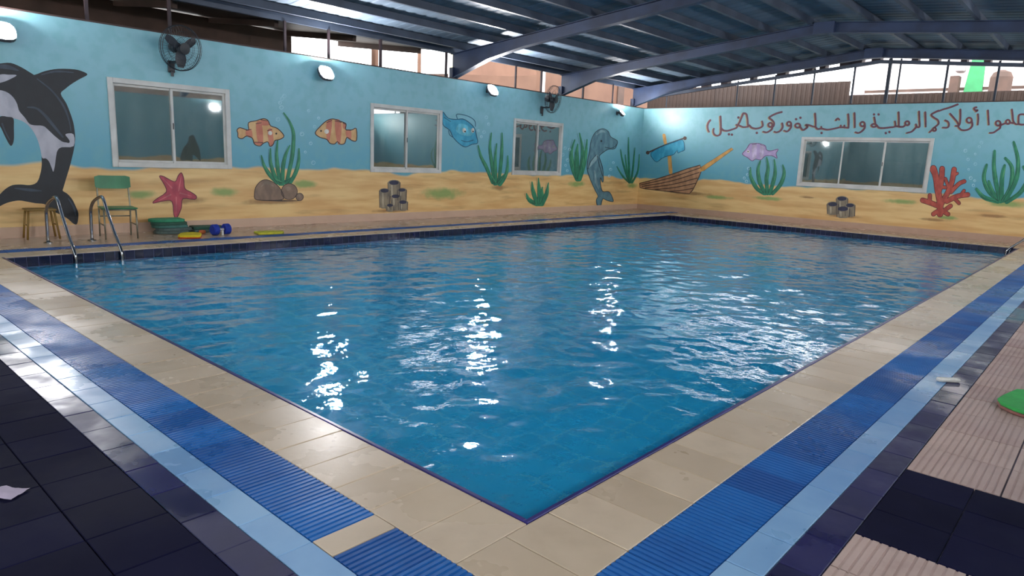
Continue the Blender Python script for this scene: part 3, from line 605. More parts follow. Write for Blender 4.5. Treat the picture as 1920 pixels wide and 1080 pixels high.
DOT = [(fa, (895, 425)), (fa, (1308, 770)), (fa, (680, 802)), (fa, (748, 810)), (fb2, (392, 522)), (fb2, (490, 490)), (fb2, (965, 832)), (fc_, (345, 415)), (fc_, (447, 415)), (fc_, (610, 835)), (fc_, (692, 810))]
INK, GOLD = pmat('lettering_maroon', (112, 62, 72), (94, 56, 72), 20), pmat('lettering_gold', (190, 156, 100), (164, 138, 100), 20)
lt = paint('painted_lettering', WB, 1, INK, [stroke_px(q, 3.9, f, (.95, .8)) for f, q in T]+[stroke_px([d], 4.8, f) for f, d in DOT], label='line of maroon Arabic lettering with gold edges above the wide window')
paint('gold_edge', WB, 0, GOLD, [stroke_px([(p[0]-22, p[1]+8) for p in q], 3.2, f, (.9, .8)) for f, q in T], lt)

# murals on the opposite wall, met only as reflections in the window glass
def far_pt(u, v): q = unw(u, v, 1, 2*WY-BY); return (q.x, q.z)
def flat_c(name, pts, m, lab, d=.003):
    bm = B(); q = crom([(*far_pt(*p), 0) for p in pts], True, 3); fc = bm.faces.new([bm.verts.new((v.x, BY+d, v.y)) for v in q]); fc.normal_update()
    bmesh.ops.triangulate(bm, faces=[fc], ngon_method='EAR_CLIP'); o = obj(name, bm, m, wallC)
    if lab: o['label'] = lab
    return o
f2 = tf((680, 185), 7.2); f1 = tf((190, 140), 6)
flat_c('painted_fish', [f2(p) for p in ((365, 780), (410, 720), (520, 690), (570, 640), (625, 580), (640, 680), (680, 720), (700, 780), (680, 860), (600, 900), (450, 890), (390, 850))], pmat('orange_fish', (206, 110, 70)), 'orange fish on the wall opposite the middle window')
flat_c('fish_tail', [f2(p) for p in ((690, 700), (730, 660), (780, 600), (780, 660), (740, 720), (780, 800), (750, 850), (770, 900), (720, 900), (700, 800))], pmat('yellow_tail', (206, 206, 70)), 'yellow fish tail', .0045)
flat_c('painted_plant', [f1(p) for p in ((895, 960), (920, 840), (980, 760), (990, 700), (1040, 680), (1070, 740), (1110, 840), (1120, 970), (1040, 900), (1030, 970), (980, 960))], pmat('dark_palm', (52, 58, 40)), 'dark green plant on the wall opposite the left window')

# ------------------------------------------------------------------ roof
RY = 3.5
zr = lambda y: 4.11-.105*(y-RY) if y > RY else 4.11-.085*(RY-y)
M['sheet'] = mat('roof_sheet_paint', c3(96, 112, 126), c3(82, 96, 110), 1.2, .6, spec=.3, rvar=.05, stretch=(1, .3, 1))
bm = B(); box(bm, -4.6, 17.3, RY-.22, RY+.22, zr(RY)+.37, zr(RY)+.385)
ceiling = struct(obj('ceiling', bm, M['sheet']))                    # the ridge cap carries sheets, purlins and rafters
def sheet_mesh(ya, yb):
    bm = B(); prof = []
    for i in range(4):
        a = i*.25; prof += [(a, 0), (a+.15, 0), (a+.17, .007), (a+.23, .007)]
    prof.append((1.0, 0)); rows = [[bm.verts.new((x, y, zr(y)+.33+d)) for x, d in prof] for y in (ya, (ya+yb)/2, yb)]
    for r0, r1 in zip(rows, rows[1:]):
        for i in range(len(prof)-1): bm.faces.new((r0[i], r0[i+1], r1[i+1], r1[i]))
    me = mesh_from(bm, 'roof_sheet'); me.materials.append(M['sheet']); return me
sa, sb = sheet_mesh(RY+.001, WY+.45), sheet_mesh(BY-.45, RY-.001)
for i in range(22):
    for me in (sa, sb): link('roof_sheet', me, None, ceiling, (-4.62+i*.997, 0, 0))
def purlin(y, h=.125, m=M['purlin']):
    z = zr(y)+.2; bm = B(); box(bm, -4.6, 17.25, y-.006, y+.006, z, z+h); box(bm, -4.6, 17.25, y+.006, y+.06, z, z+.008); box(bm, -4.6, 17.25, y+.006, y+.06, z+h-.012, z+h-.004)
    obj('purlin', bm, m, ceiling)
for i in range(8): purlin(9.62-i*.84)
for i in range(8): purlin(2.6-i*.86)
purlin(WY+.06, .12)
def rafter(x, drop=.14):
    bm = B(); Y = [(WY+.1, .34), (9.0, .10), (8.0, .02), (RY, 0), (-2.2, .0), (-3.2, .1), (BY, .34)]
    for x0_, x1_, d0, d1 in ((x-.009, x+.009, 0, .2), (x-.075, x+.075, 0, .012), (x-.075, x+.075, .188, .2)):
        rows = []
        for y, e in Y:
            lo, hi = (zr(y)-e+d0, zr(y)+d1) if d0 == 0 and d1 == .2 else ((zr(y)-e, zr(y)-e+.012) if d0 == 0 else (zr(y)+d0, zr(y)+d1))
            rows.append([bm.verts.new(q) for q in ((x0_, y, lo), (x1_, y, lo), (x1_, y, hi), (x0_, y, hi))])
        for a, b in zip(rows, rows[1:]):
            for k_ in range(4): bm.faces.new((a[k_], b[k_], b[(k_+1) % 4], a[(k_+1) % 4]))
        bm.faces.new(rows[0]); bm.faces.new(rows[-1][::-1])
    bmesh.ops.recalc_face_normals(bm, faces=bm.faces); obj('rafter', bm, M['dark_steel'], ceiling)
    bm = B(); box(bm, x-.1, x+.1, RY-.2, RY+.2, zr(RY)-.02, zr(RY)+.2); obj('ridge_plate', bm, M['dark_steel'], ceiling)
    for y in (WY+.02, BY-.13):
        bm = B(); box(bm, x-.08, x+.08, y, y+.11, ZT+.022, zr(y)-.1); obj('column', bm, M['dark_steel'], ceiling)
for x in (16.375, 12.845, 8.92, -2.4): rafter(x)
def bar(name, m, x, y, z0, z1, s=.02, par=ceiling):
    bm = B(); box(bm, x-s, x+s, y-s, y+s, z0, z1); obj(name, bm, m, par)
for x, s in ((1.66, .022), (2.82, .022), (4.8, .02), (5.70, .02), (6.90, .024), (8.68, .022), (10.98, .018), (11.96, .02), (13.77, .022), (15.22, .016)): bar('post', M['post'], x, WY+.06, ZT+.022, zr(WY)+.2, s)
M['post_blue'] = mat('post_dark_paint', c3(40, 50, 62), rough=.6)
for y, s in ((9.3, .014), (7.09, .016), (6.04, .018), (5.03, .018), (4.06, .02), (3.27, .035), (3.04, .018), (2.05, .022), (1.06, .022), (.1, .022), (-1, .022), (-2.2, .022)): bar('post', M['post_blue'], WX+.06, y, ZT+.022, zr(y)+.06, s)
for y0_, y1_ in ((RY, WY+.1), (BY, RY)):                            # gable chord, blocks and flashing at the far end
    bm = B()
    a, b = (y0_, zr(y0_)), (y1_, zr(y1_))
    for (d0, d1, xx0, xx1) in ((-.06, .02, WX+.02, WX+.10), (.13, .36, WX+.30, WX+.32)):
        vs = [bm.verts.new(q) for q in ((xx0, a[0], a[1]+d0), (xx1, a[0], a[1]+d0), (xx1, a[0], a[1]+d1), (xx0, a[0], a[1]+d1), (xx0, b[0], b[1]+d0), (xx1, b[0], b[1]+d0), (xx1, b[0], b[1]+d1), (xx0, b[0], b[1]+d1))]
        for q in ((0, 1, 2, 3), (7, 6, 5, 4), (0, 4, 5, 1), (1, 5, 6, 2), (2, 6, 7, 3), (3, 7, 4, 0)): bm.faces.new([vs[i] for i in q])
    bmesh.ops.recalc_face_normals(bm, faces=bm.faces); obj('gable_chord', bm, M['purlin'], ceiling)
for y in (9.3, 8.7, 8.1, 7.5, 6.7, 5.9, 5.2, 4.85, 4.3, 4.05, 3.6, 2.75, 2.35, 1.75, 1.3, .55, -.2, -1.1, -2):
    bm = B(); q = random.uniform(.05, .16); box(bm, WX+.03, WX+.3, y-q, y+q, zr(y)+.005, zr(y)+.2); obj('chord_block', bm, M['post'], ceiling)

# ------------------------------------------------------------------ outside, seen over the walls
bm = B(); box(bm, -40, 60, WY+.16, 60, -.5, -.31); box(bm, WX+.16, 60, -40, WY+.16, -.5, -.31); box(bm, -40, WX+.16, -40, BY-.16, -.5, -.31); box(bm, -40, BX-.16, BY-.16, WY+.16, -.5, -.31)
struct(obj('ground', bm, M['concrete']))
M['fence'] = mat('brown_sheet_paint', c3(52, 33, 22), c3(42, 26, 18), 2, .6, stretch=(1, 1, .2))
fence = thing('sheet_fence', 'brown sheet metal fence standing outside behind the right wall', 'fence', (18.75, 0, -.31))
def fsheet(top):
    bm = B(); prof = []
    for i in range(6): a = i*.1333; prof += [(0, a), (0, a+.06), (.02, a+.075), (.02, a+.118)]
    prof.append((0, .8)); lo = [bm.verts.new((d, y, 0)) for d, y in prof]; hi = [bm.verts.new((d, y, top)) for d, y in prof]
    lo2 = [bm.verts.new((d+.006, y, 0)) for d, y in prof]; hi2 = [bm.verts.new((d+.006, y, top)) for d, y in prof]
    for i in range(len(prof)-1): bm.faces.new((lo[i], lo[i+1], hi[i+1], hi[i])); bm.faces.new((lo2[i+1], lo2[i], hi2[i], hi2[i+1])); bm.faces.new((hi[i], hi[i+1], hi2[i+1], hi2[i]))
    me = mesh_from(bm, 'fence_sheet'); me.materials.append(M['fence']); return me
ft, fl_ = fsheet(4.19), fsheet(3.81)
for i in range(8): link('fence_sheet', ft, None, fence, (0, 4.66+i*.8-.003, 0))
for i in range(11): link('fence_sheet', fl_, None, fence, (0, 4.66-(i+1)*.8-.003, 0))
for y in (9.8, 7.2, 4.7, 1.6, -1.6): bm = B(); box(bm, .03, .09, y-.03, y+.03, 0, 3.6); obj('fence_post', bm, M['post'], fence)
M['cream'] = mat('cream_render', c3(236, 226, 222), c3(222, 210, 206), 1, .8)
M['greyp'] = mat('grey_render', c3(170, 158, 160), rough=.8); M['peach'] = mat('peach_render', c3(112, 80, 62), c3(98, 68, 52), 1.2, .8)
M['greenp'] = mat('green_paint', c3(50, 140, 84), rough=.6); M['brownp'] = mat('brown_render', c3(88, 66, 56), c3(70, 54, 46), 1.5, .8)
bd = thing('building', 'pale building seen through the far gable opening beyond the fence', 'building', (26, 0, -.31))
bm = B(); box(bm, 0, 6, -9, 6.3, 0, 9); obj('wall', bm, M['cream'], bd)
bm = B(); box(bm, -.06, 5.9, 6.3, 6.72, 0, 8.9); obj('corner_pier', bm, M['greyp'], bd, None)
bm = B(); prism(bm, [(2.62, 3.4), (3.3, 3.4), (3.02, 6.2), (2.72, 6.2)], -.1, -.002, Matrix(((0, 0, 1, 0), (1, 0, 0, 0), (0, 1, 0, 0), (0, 0, 0, 1)))); obj('awning', bm, M['greenp'], bd)['label'] = 'mint green awning strip'
bm = B(); box(bm, -.35, -.002, 3.32, 3.6, 4.3, 5.06, .02); obj('pipe_box', bm, M['brownp'], bd)
bm = B(); box(bm, -.3, -.002, 3.22, 3.5, 5.2, 5.4, .03); obj('lamp_box', bm, M['greyp'], bd)
bm = B(); box(bm, -.05, -.002, -9, 6.3, 4.62, 4.7); obj('ledge', bm, M['brownp'], bd)
tk = thing('water_tank', 'rounded brownish water tank in front of the pale building', 'tank', (25.3, 2.1, -.31))
bm = B(); lathe(bm, [(.30, 3.9), (.31, 4.0), (.31, 4.9), (.24, 5.05), (.09, 5.12)], 20); obj('tank_body', bm, M['brownp'], tk, smooth=False)
bm = B(); lathe(bm, [(.09, 5.12), (.09, 5.17), (.02, 5.19)], 12); obj('lid', bm, M['greyp'], tk)
bm = B(); box(bm, -.3, .3, -.3, .3, 0, 3.9); obj('stand', bm, M['brownp'], tk)
def outwall(name, lab, cat, m, x0_, x1_, y, prof):
    bm = B(); prism(bm, prof, y, y+.2, Matrix(((1, 0, 0, 0), (0, 0, 1, 0), (0, 1, 0, 0), (0, 0, 0, 1))))
    bmesh.ops.recalc_face_normals(bm, faces=bm.faces); return tag(obj(name, bm, m), lab, cat)
outwall('yard_wall', 'low peach boundary wall outside, seen over the left wall between two columns', 'wall', M['peach'], 0, 0, 12.8, [(11.5, -.31), (14.95, -.31), (14.95, 3.98), (13.8, 3.82), (11.5, 3.62)])
ho = thing('house', 'peach house wall outside, over the left wall by the corner', 'building', (19.2, 13.1, -.31))
bm = B(); box(bm, -4.2, 4.1, -.25, 3, 0, 6); obj('wall', bm, M['peach'], ho)
bm = B(); box(bm, .35, .75, -.3, -.248, 3.0, 4.8); obj('drainpipe_recess', bm, M['brownp'], ho)
bm = B(); lathe(bm, [(.05, 0), (.05, 5.5)], 10, Matrix.Translation((-3.9, -.31, 0))); obj('drainpipe', bm, M['cream'], ho)
sh = thing('shed', 'brown neighbouring shed outside, seen over the left end of the wall', 'shed', (2, 12.5, -.31))
bm = B(); box(bm, -6, 4.75, .7, .85, 0, 4.3); obj('wall', bm, M['brownp'], sh)
bm = B(); rot = Matrix.Translation((0, -2.015, 3.99)) @ Matrix.Rotation(math.atan2(.38, 3.1), 4, 'X'); box(bm, -6, 6.55, 0, 3.2, 0, .05, mtx=rot); obj('roof', bm, M['fence'], sh)
for x in (-1, 1.1, 2.9, 4.6, 6.3):
    bm = B(); box(bm, x-.04, x+.04, .05, 3.15, -.11, -.001, mtx=rot); obj('roof_beam', bm, M['brownp'], sh)
def pole(lab, x, y, h, r, m, cat='pole', name='pole'):
    bm = B(); lathe(bm, [(r*1.5, 0), (r*1.5, .03), (r, .035), (r, h)], 12); return tag(obj(name, bm, m, None, (x, y, -.31)), lab, cat)
pole('thick pinkish pillar outside, over the middle of the left wall', 8.78, 12.8, 4.6, .09, M['peach'], 'pillar', 'pillar')
pole('thin pinkish pole outside, left of the first steel column', 10.2, 12.8, 4.6, .05, M['peach'])
pole('pale yellow pole outside, touching the first steel column in view', 11.36, 12.8, 4.7, .06, mat('pale_yellow', c3(222, 208, 160), rough=.7))
outwall('brown_wall', 'low brown wall outside behind the camera, met as a reflection in the window panes', 'wall', M['brownp'], 0, 0, -7.0, [(-6, -.31), (19, -.31), (19, 3.7), (9, 3.7), (9, 3.5), (4.5, 3.5), (4.5, 3.65), (2.6, 3.65), (2.6, 3.3), (1.5, 3.3), (1.5, 3.6), (-6, 3.6)])
outwall('brown_wall', 'low brown wall outside, just left of the first steel column', 'wall', M['brownp'], 0, 0, 13.2, [(10.0, -.31), (11.6, -.31), (11.6, 3.66), (10.0, 3.46)])

# ------------------------------------------------------------------ floodlights and fans on the left wall
k = NT('lamp_lens'); k.t.nodes.remove(k.p); e = k.n('ShaderNodeEmission'); e.inputs[0].default_value = (1, .98, 1, 1); e.inputs[1].default_value = LAMP; k.l(e.outputs[0], k.out.inputs[0]); M['lens'] = k.m
M['lamp_body'] = mat('lamp_housing', c3(70, 74, 80), rough=.45)
def flood(x, z, lab, tilt, yaw=0., wy=WY, face=-1, size=.13):
    t = thing('floodlight', lab, 'light', (x, wy, z), 0 if face < 0 else math.pi, 'floodlights along the pool wall')
    bm = B(); box(bm, -.05, .05, -.02, 0, -.05, .05, .004); box(bm, -.016, .016, -.13, -.018, -.014, .014); obj('bracket', bm, M['lamp_body'], t)
    mt = Matrix.Translation((0, -.17, 0)) @ Matrix.Rotation(yaw, 4, 'Z') @ Matrix.Rotation(R_(-tilt), 4, 'X')
    ring = [(size*math.copysign(abs(math.cos(a))**.7, math.cos(a)), size*math.copysign(abs(math.sin(a))**.7, math.sin(a))) for a in [2*math.pi*i/20 for i in range(20)]]
    X = Matrix(((1, 0, 0, 0), (0, 0, 1, 0), (0, 1, 0, 0), (0, 0, 0, 1)))
    bm = B(); prism(bm, [(q[0]*1.16, q[1]*1.16) for q in ring], -.02, .035, mt @ X)
    for i in range(-3, 4): box(bm, i*.028-.004, i*.028+.004, .035, .06, -.075, .075, mtx=mt)
    bmesh.ops.recalc_face_normals(bm, faces=bm.faces); hs = obj('housing', bm, M['lamp_body'], t)
    bm = B(); prism(bm, ring, -.028, -.0202, mt @ X); bmesh.ops.recalc_face_normals(bm, faces=bm.faces); obj('lens', bm, M['lens'], hs)
    return t
flood(.58, 2.76, 'lit floodlight above the killer whale at the left edge', 34)
flood(5.49, 2.80, 'lit floodlight between the left and middle windows', 34)
flood(9.94, 2.93, 'lit floodlight between the middle and far windows', 34)
flood(15.42, 2.83, 'lit floodlight nearest the wall corner, above the dolphin', 44, R_(14), size=.085)
for i_, x_ in enumerate((.58, 5.49, 9.94, 15.42)): flood(x_, 2.8, 'added unseen floodlight on the wall behind the camera, '+('nearest the doorway wall', 'second from the doorway wall', 'third from the doorway wall', 'farthest from the doorway wall')[i_], 40, 0, BY, 1)  # unseen row of lamps added to raise the light level in the hall

M['fan'] = mat('fan_dark', c3(30, 34, 40), c3(22, 26, 32), rough=.4); M['fan_blade'] = mat('fan_blade', c3(44, 48, 54), rough=.4)
def fan(x, z, lab, r, pan):
    t = thing('wall_fan', lab, 'fan', (x, WY, z), 0, 'wall fans')
    bm = B(); box(bm, -.05, .05, -.035, 0, -.36, -.18, .006); box(bm, -.018, .018, -.30, -.034, -.23, -.195)
    tube(bm, [(0, -.27, -.2), (0, -.28, -.1), (0, -.27, 0)], .016, 8); obj('bracket', bm, M['fan'], t)
    bm = B(); box(bm, -.022, .022, -.055, -.035, -.42, -.34, .004); obj('switch_box', bm, M['fan'], t)
    P = Matrix.Translation((0, -.26, 0)) @ Matrix.Rotation(pan, 4, 'Z') @ Matrix.Rotation(R_(8), 4, 'X') @ Matrix.Rotation(R_(90), 4, 'X')   # local z of the fan -> -y
    bm = B(); lathe(bm, [(.02, -.12), (.075, -.11), (.085, -.05), (.08, .02), (.03, .04)], 18, P); obj('motor', bm, M['fan'], t)
    bm = B()
    for a in range(3):
        q = P @ Matrix.Rotation(2*math.pi*a/3+.5, 4, 'Z'); rows = []
        for s in range(7):
            u = s/6; rr = .05+u*(r*.86-.05); wd = .05+.11*math.sin(math.pi*min(1, u*.75+.15)); tw = .5-.25*u
            rows.append([q @ Vector((rr, w_*math.cos(tw)+.02*u, .10+w_*math.sin(tw))) for w_ in (-wd/2, 0, wd/2)])
        vv = [[bm.verts.new(p) for p in row] for row in rows]
        for a_, b_ in zip(vv, vv[1:]):
            for i in range(2): bm.faces.new((a_[i], a_[i+1], b_[i+1], b_[i]))
    lathe(bm, [(.05, .05), (.05, .13), (.03, .15), (.005, .155)], 14, P); obj('blades', bm, M['fan_blade'], t)
    bm = B()
    for rr, zz, th in ((r, .10, .007), (r*.99, .06, .004), (r*.99, .14, .004), (r*.75, .17, .0025), (r*.5, .19, .0025), (r*.25, .2, .003), (r*.75, .03, .0025), (r*.5, .01, .0025), (r*.3, 0, .003)):
        tube(bm, [P @ Vector((rr*math.cos(a*math.pi/18), rr*math.sin(a*math.pi/18), zz)) for a in range(36)], th, 5, closed=True)
    for a in range(40):
        c_, s_ = math.cos(a*math.pi/20), math.sin(a*math.pi/20)
        tube(bm, [P @ Vector((q*r*c_, q*r*s_, zz)) for q, zz in ((.25, .2), (.75, .17), (.99, .14), (1, .1), (.99, .06), (.75, .03), (.3, 0))], .0016, 3, cap=False)
    cage = obj('cage', bm, M['fan'], t)
    bm = B(); lathe(bm, [(r*.25, .196), (r*.25, .205), (.01, .21)], 18, P); obj('badge_disc', bm, M['fan'], cage)
    return t
fan(2.78, 2.86, 'black wall fan above the left window', .335, R_(12))
fan(11.95, 2.92, 'black wall fan above the far narrow window, seen from the side', .335, R_(8))

# ------------------------------------------------------------------ things around the pool
# stainless ladder on the left long edge, foot plates on the deck
def ladder(lab, loc, rz, x_rails, dy, base, treads=3):
    """local frame: pool edge at y = 0, deck towards +y"""
    t = thing('pool_ladder', lab, 'ladder', loc, rz, None)
    for x in x_rails:
        bm = B(); tube(bm, [(x, base, .004), (x, base-.02, .3), (x, base-.05, .45), (x, base-.19, .565), (x, .64, .645), (x, .52, .63), (x, .41, .49), (x, .18, .22), (x, -.01, .03), (x, -.05, -.12), (x, -.06, -.6), (x, -.06, -1.0)], .021, 10, 5)
        rl = obj('handrail', bm, M['chrome'], t, smooth=True)
        bm = B(); lathe(bm, [(.055, .001), (.055, .012), (.03, .02), (.024, .03)], 16, Matrix.Translation((x, base, 0))); obj('foot_flange', bm, M['chrome'], rl)
    for i in range(treads):
        z = -.34-.28*i; bm = B(); box(bm, min(x_rails)+.02, max(x_rails)-.02, -.12, -.02, z-.012, z+.012, .004); obj('tread', bm, M['chrome'], t)
    return t
ladder('chrome pool ladder by the killer whale and the green chair', (0, LY, 0), 0, (.74, 1.27), 0, 1.1)
ladder('chrome pool ladder at the right edge of the picture, near the far corner', (14.85, .085, 0), math.pi, (-.55, 0), 0, 1.0)

# school chair: tube frame with green board seat and back
M['green_board'] = mat('green_laminate', c3(52, 128, 84), c3(44, 112, 74), 4, .4)
M['steel_tube'] = mat('painted_steel_tube', c3(150, 146, 128), c3(122, 118, 104), 6, .35, metal=.5)
ch = thing('school_chair', 'school chair with green seat and back on a steel tube frame', 'chair', (1.68, 9.42, 0), R_(-8))
hw, fd_, bd_ = .205, -.2, .2
def rod(name, pts, par, r=.0115, n=0, m=None):
    bm = B(); tube(bm, pts, r, 8, n); return obj(name, bm, m or M['steel_tube'], par, smooth=True)
for s in (-1, 1):
    rod('leg', [(s*hw, fd_, .004), (s*hw, fd_+.015, .42)], ch); rod('leg', [(s*hw, bd_+.06, .004), (s*hw, bd_, .42)], ch)
    rod('seat_rail', [(s*hw, fd_+.015, .425), (s*hw, bd_, .425)], ch); rod('back_post', [(s*hw, bd_, .42), (s*hw, bd_+.03, .6), (s*hw*.98, bd_+.075, .87)], ch, n=4)
    rod('stretcher', [(s*hw, fd_+.008, .2), (s*hw, bd_+.03, .2)], ch, .009)
rod('stretcher', [(-hw, bd_+.03, .3), (hw, bd_+.03, .3)], ch, .009); rod('seat_rail', [(-hw, fd_+.015, .425), (hw, fd_+.015, .425)], ch); rod('seat_rail', [(-hw, bd_, .425), (hw, bd_, .425)], ch)
def curved_board(w_, h_, t_, curve, n=8):
    bm = B(); rows = []
    for i in range(n+1):
        u = -1+2*i/n; x = u*w_/2; y = curve*u*u
        c_ = h_/2-(.02 if i in (0, n) else 0)
        rows.append([bm.verts.new(q) for q in ((x, y, -c_), (x, y, c_), (x, y+t_, c_), (x, y+t_, -c_))])
    for a, b in zip(rows, rows[1:]):
        for k_ in range(4): bm.faces.new((a[k_], b[k_], b[(k_+1) % 4], a[(k_+1) % 4]))
    bm.faces.new(rows[0]); bm.faces.new(rows[-1][::-1]); bmesh.ops.recalc_face_normals(bm, faces=bm.faces); return bm
bk = curved_board(.46, .19, .012, -.025); bmesh.ops.transform(bk, matrix=Matrix.Translation((0, bd_+.045, .80)) @ Matrix.Rotation(R_(-9), 4, 'X'), verts=bk.verts)
obj('backrest', bk, M['green_board'], ch)
st_ = B(); box(st_, -.225, .225, fd_-.03, bd_-.01, .438, .454, .006); obj('seat', st_, M['green_board'], ch)

# mustard coloured stool frame against the wall
M['mustard'] = mat('mustard_paint', c3(150, 116, 52), c3(130, 98, 44), 5, .5)
so = thing('stool', 'mustard yellow metal stool standing at the wall below the killer whale', 'stool', (.80, 9.78, 0), R_(-4))
for sx in (-1, 1):
    for sy in (-1, 1): rod('leg', [(sx*.19, sy*.15, .004), (sx*.15, sy*.12, .40)], so, .014, m=M['mustard'])
    rod('stretcher', [(sx*.17, -.135, .2), (sx*.17, .135, .2)], so, .01, m=M['mustard'])
bm = B(); box(bm, -.18, .18, -.15, .15, .40, .425, .008); obj('seat', bm, M['mustard'], so)

# foam kickboards
def foam(name, a, b=None): return mat(name, c3(*a), c3(*(b or [q*.88 for q in a])), 14, .75, bump=.15)
M['k_green'], M['k_dgreen'], M['k_teal'], M['k_grey'] = foam('foam_green', (56, 150, 110)), foam('foam_dark_green', (44, 86, 70)), foam('foam_teal', (70, 120, 112)), foam('foam_grey', (86, 104, 100))
M['k_yellow'], M['k_red'], M['k_blue'], M['k_orange'], M['k_white'] = foam('foam_yellow', (232, 204, 24)), foam('foam_red', (196, 66, 30)), foam('foam_blue', (18, 50, 160)), foam('foam_orange', (206, 110, 60)), foam('foam_white', (226, 222, 214))
M['k_lime'] = foam('foam_lime', (60, 178, 84)); M['k_brown'] = foam('foam_brown', (150, 96, 88)); M['k_olive'] = foam('foam_olive_yellow', (206, 200, 50))
def board_pts(l, w_):                                               # rounded nose at +x, squarer tail
    q = [(-l/2, -w_/2+.03), (-l/2+.03, -w_/2), (0, -w_/2), (l*.2, -w_*.48), (l*.36, -w_*.38), (l*.46, -w_*.2), (l/2, 0)]
    return q+[(x, -y) for x, y in q[-2::-1]]
def kickboard(lab, loc, rz, m, l=.45, w_=.29, h=.035, under=None, tilt=(0, 0), group=None, cat='kickboard'):
    mt = Matrix.Rotation(tilt[0], 4, 'X') @ Matrix.Rotation(tilt[1], 4, 'Y'); p = board_pts(l, w_)
    t = thing('kickboard', lab, cat, loc, rz, group)
    def slab(z0, z1, ins):
        bm = B(); rows = [[(x*(1-ins), y*(1-ins), z0)for x, y in p], [(x, y, z0+.006) for x, y in p], [(x, y, z1-.006) for x, y in p], [(x*(1-ins), y*(1-ins), z1) for x, y in p]]
        vv = [[bm.verts.new(mt @ Vector(q)) for q in r] for r in rows]; n = len(p)
        for a, b in zip(vv, vv[1:]):
            for i in range(n): bm.faces.new((a[i], a[(i+1) % n], b[(i+1) % n], b[i]))
        bm.faces.new(vv[0][::-1]); bm.faces.new(vv[-1]); return bm
    if under is not None:
        obj('top_layer', slab(.0185, h, .03), m, t); obj('bottom_layer', slab(0, .0180, .02), under, t)
    else: obj('foam_slab', slab(0, h, .03), m, t)
    return t
G1 = 'kickboards stacked left'
names = ['bottom grey kickboard of the stack right of the green chair', 'grey-green kickboard, second from the bottom of the stack', 'teal kickboard in the middle of the stack', 'dark green kickboard just under the top of the stack', 'bright green kickboard on top of the stack right of the chair']
for i, (mm, lb) in enumerate(zip(('k_grey', 'k_grey', 'k_teal', 'k_dgreen', 'k_green'), names)):
    kickboard(lb, (2.49+[.02, .04, .0, -.02, -.03][i], 9.68+[0, -.02, .02, .0, .05][i], .002+.0452*i), R_([176, 182, 178, 184, 175][i]), M[mm], .50, .32, .045, group='kickboards in the wall stack')
for i, (mm, lb) in enumerate((('k_grey', 'grey kickboard lying under the dark one beside the stack'), ('k_dgreen', 'dark green kickboard on top of the low pile behind the yellow one'))):
    kickboard(lb, (3.06+.02*i, 9.66, .002+.046*i), R_([4, -6][i]), M[mm], .48, .30, .045, group='kickboards in the low pile')
kickboard('yellow kickboard with red underside, in front of the stack', (2.56, 9.06, .002), R_(62), M['k_yellow'], .46, .31, .05, M['k_red'])
kickboard('thin olive yellow kickboard lying alone on the far deck', (3.80, 8.93, .002), R_(-8), M['k_olive'], .46, .27, .035)
kickboard('green kickboard with brown underside on the pink tiled deck', (3.27, -1.34, .002), R_(168), M['k_lime'], .52, .44, .04, M['k_brown'])
# blue foam dumbbell and a small orange float
db = thing('foam_dumbbell', 'blue foam swim dumbbell with white grip, right of the yellow kickboard', 'dumbbell', (3.06, 9.12, .088), R_(8))
for s in (-1, 1):
    mt = Matrix.Translation((s*.10, 0, 0)) @ Matrix.Rotation(R_(90), 4, 'Y'); bm = B()
    lathe(bm, [(.03, -.05), (.07, -.05), (.086, -.035), (.086, .035), (.07, .05), (.03, .05)], 18, mt); obj('foam_end', bm, M['k_blue'], db)
bm = B(); lathe(bm, [(.018, -.05), (.018, .05)], 12, Matrix.Rotation(R_(90), 4, 'Y')); lathe(bm, [(.016, 0), (.016, .075)], 10, Matrix.Translation((.0, -.05, -.087)) ); obj('grip', bm, M['k_white'], db)['label'] = 'white grip'
bm = B(); lathe(bm, [(.02, .002), (.045, .006), (.052, .03), (.045, .055), (.02, .06)], 16); tag(obj('float', bm, M['k_orange'], None, (2.88, 9.38, 0)), 'small orange float between the low pile and the dumbbell', 'float')
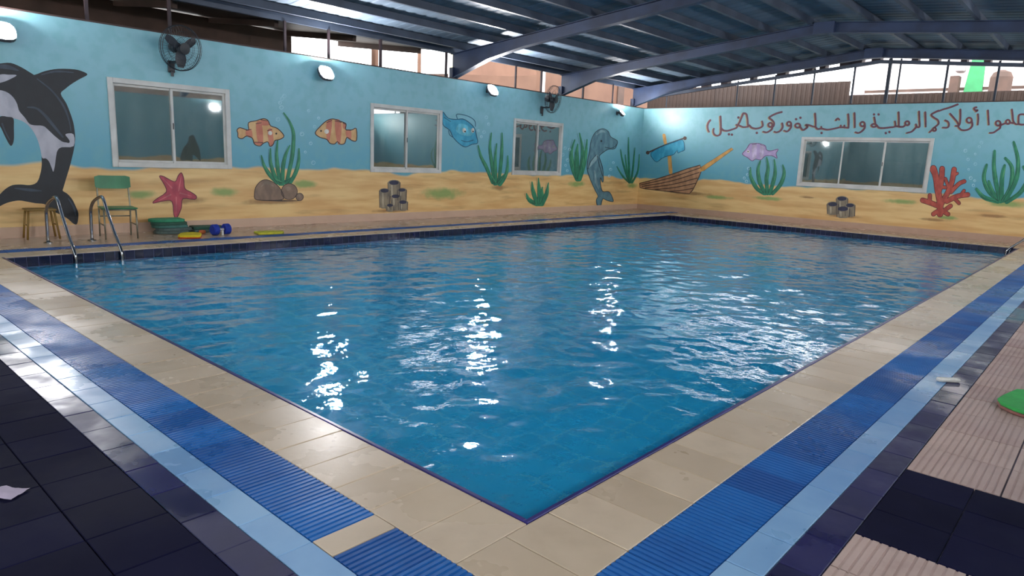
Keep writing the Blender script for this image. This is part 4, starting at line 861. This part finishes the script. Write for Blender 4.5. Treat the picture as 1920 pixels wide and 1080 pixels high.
bm = B(); box(bm, -.075, .075, -.022, .022, .001, .028, .008); o = obj('foam_bar', bm, M['k_white'], None, (3.50, -.80, 0)); o.rotation_euler.z = R_(-50); tag(o, 'small cream white bar lying on the pale and navy tile bands', 'bar')
# pale crumpled cloth on the dark floor at the left edge
bm = B(); vv = []
for j in range(9):
    for i in range(9):
        x, y = (i-4)*.011, (j-4)*.015; e = max(abs(i-4), abs(j-4))/4
        vv.append(bm.verts.new((x*(1+.2*noise.noise(Vector((i*.7, j*.5, 1)))), y, .004+.03*(1-e*.8)*abs(noise.noise(Vector((i*.8, j*.9, 5))))+.004*(1-e))))
for j in range(8):
    for i in range(8): bm.faces.new((vv[j*9+i], vv[j*9+i+1], vv[j*9+i+10], vv[j*9+i+9]))
o = obj('cloth', bm, mat('pale_cloth', c3(196, 180, 200), rough=.8), None, (-1.325, 1.575, 0), smooth=True); o.rotation_euler.z = R_(35); tag(o, 'pale crumpled cloth on the dark floor at the left edge', 'cloth')
# furniture in the room behind the wide window
cb = thing('cabinet', 'white cabinet inside the room, behind the right pane of the wide window', 'cabinet', (18.2, 3.0, 0))
bm = B(); box(bm, -.25, .25, -.42, .42, .05, 1.72, .005); box(bm, -.23, .24, -.40, .40, 0, .05); obj('body', bm, M['k_white'], cb)
for s in (-1, 1):
    bm = B(); box(bm, -.268, -.251, min(s*.005, s*.41), max(s*.005, s*.41), .08, 1.68, .003); d_ = obj('door', bm, M['k_white'], cb)
    bm = B(); box(bm, -.285, -.268, s*.05-.008, s*.05+.008, .8, .95); obj('handle', bm, M['black'], d_)
lk = thing('locker', 'brown wooden locker inside the room, behind the left pane of the wide window', 'locker', (18.2, 5.1, 0))
bm = B(); box(bm, -.25, .25, -.4, .4, 0, 1.75, .005); obj('body', bm, M['brownp'], lk)
bm = B(); box(bm, -.268, -.251, -.38, .38, .06, 1.7, .003); d_ = obj('door', bm, M['brownp'], lk)
bm = B(); box(bm, -.285, -.268, .3, .32, .85, 1.0); obj('handle', bm, M['chrome'], d_)
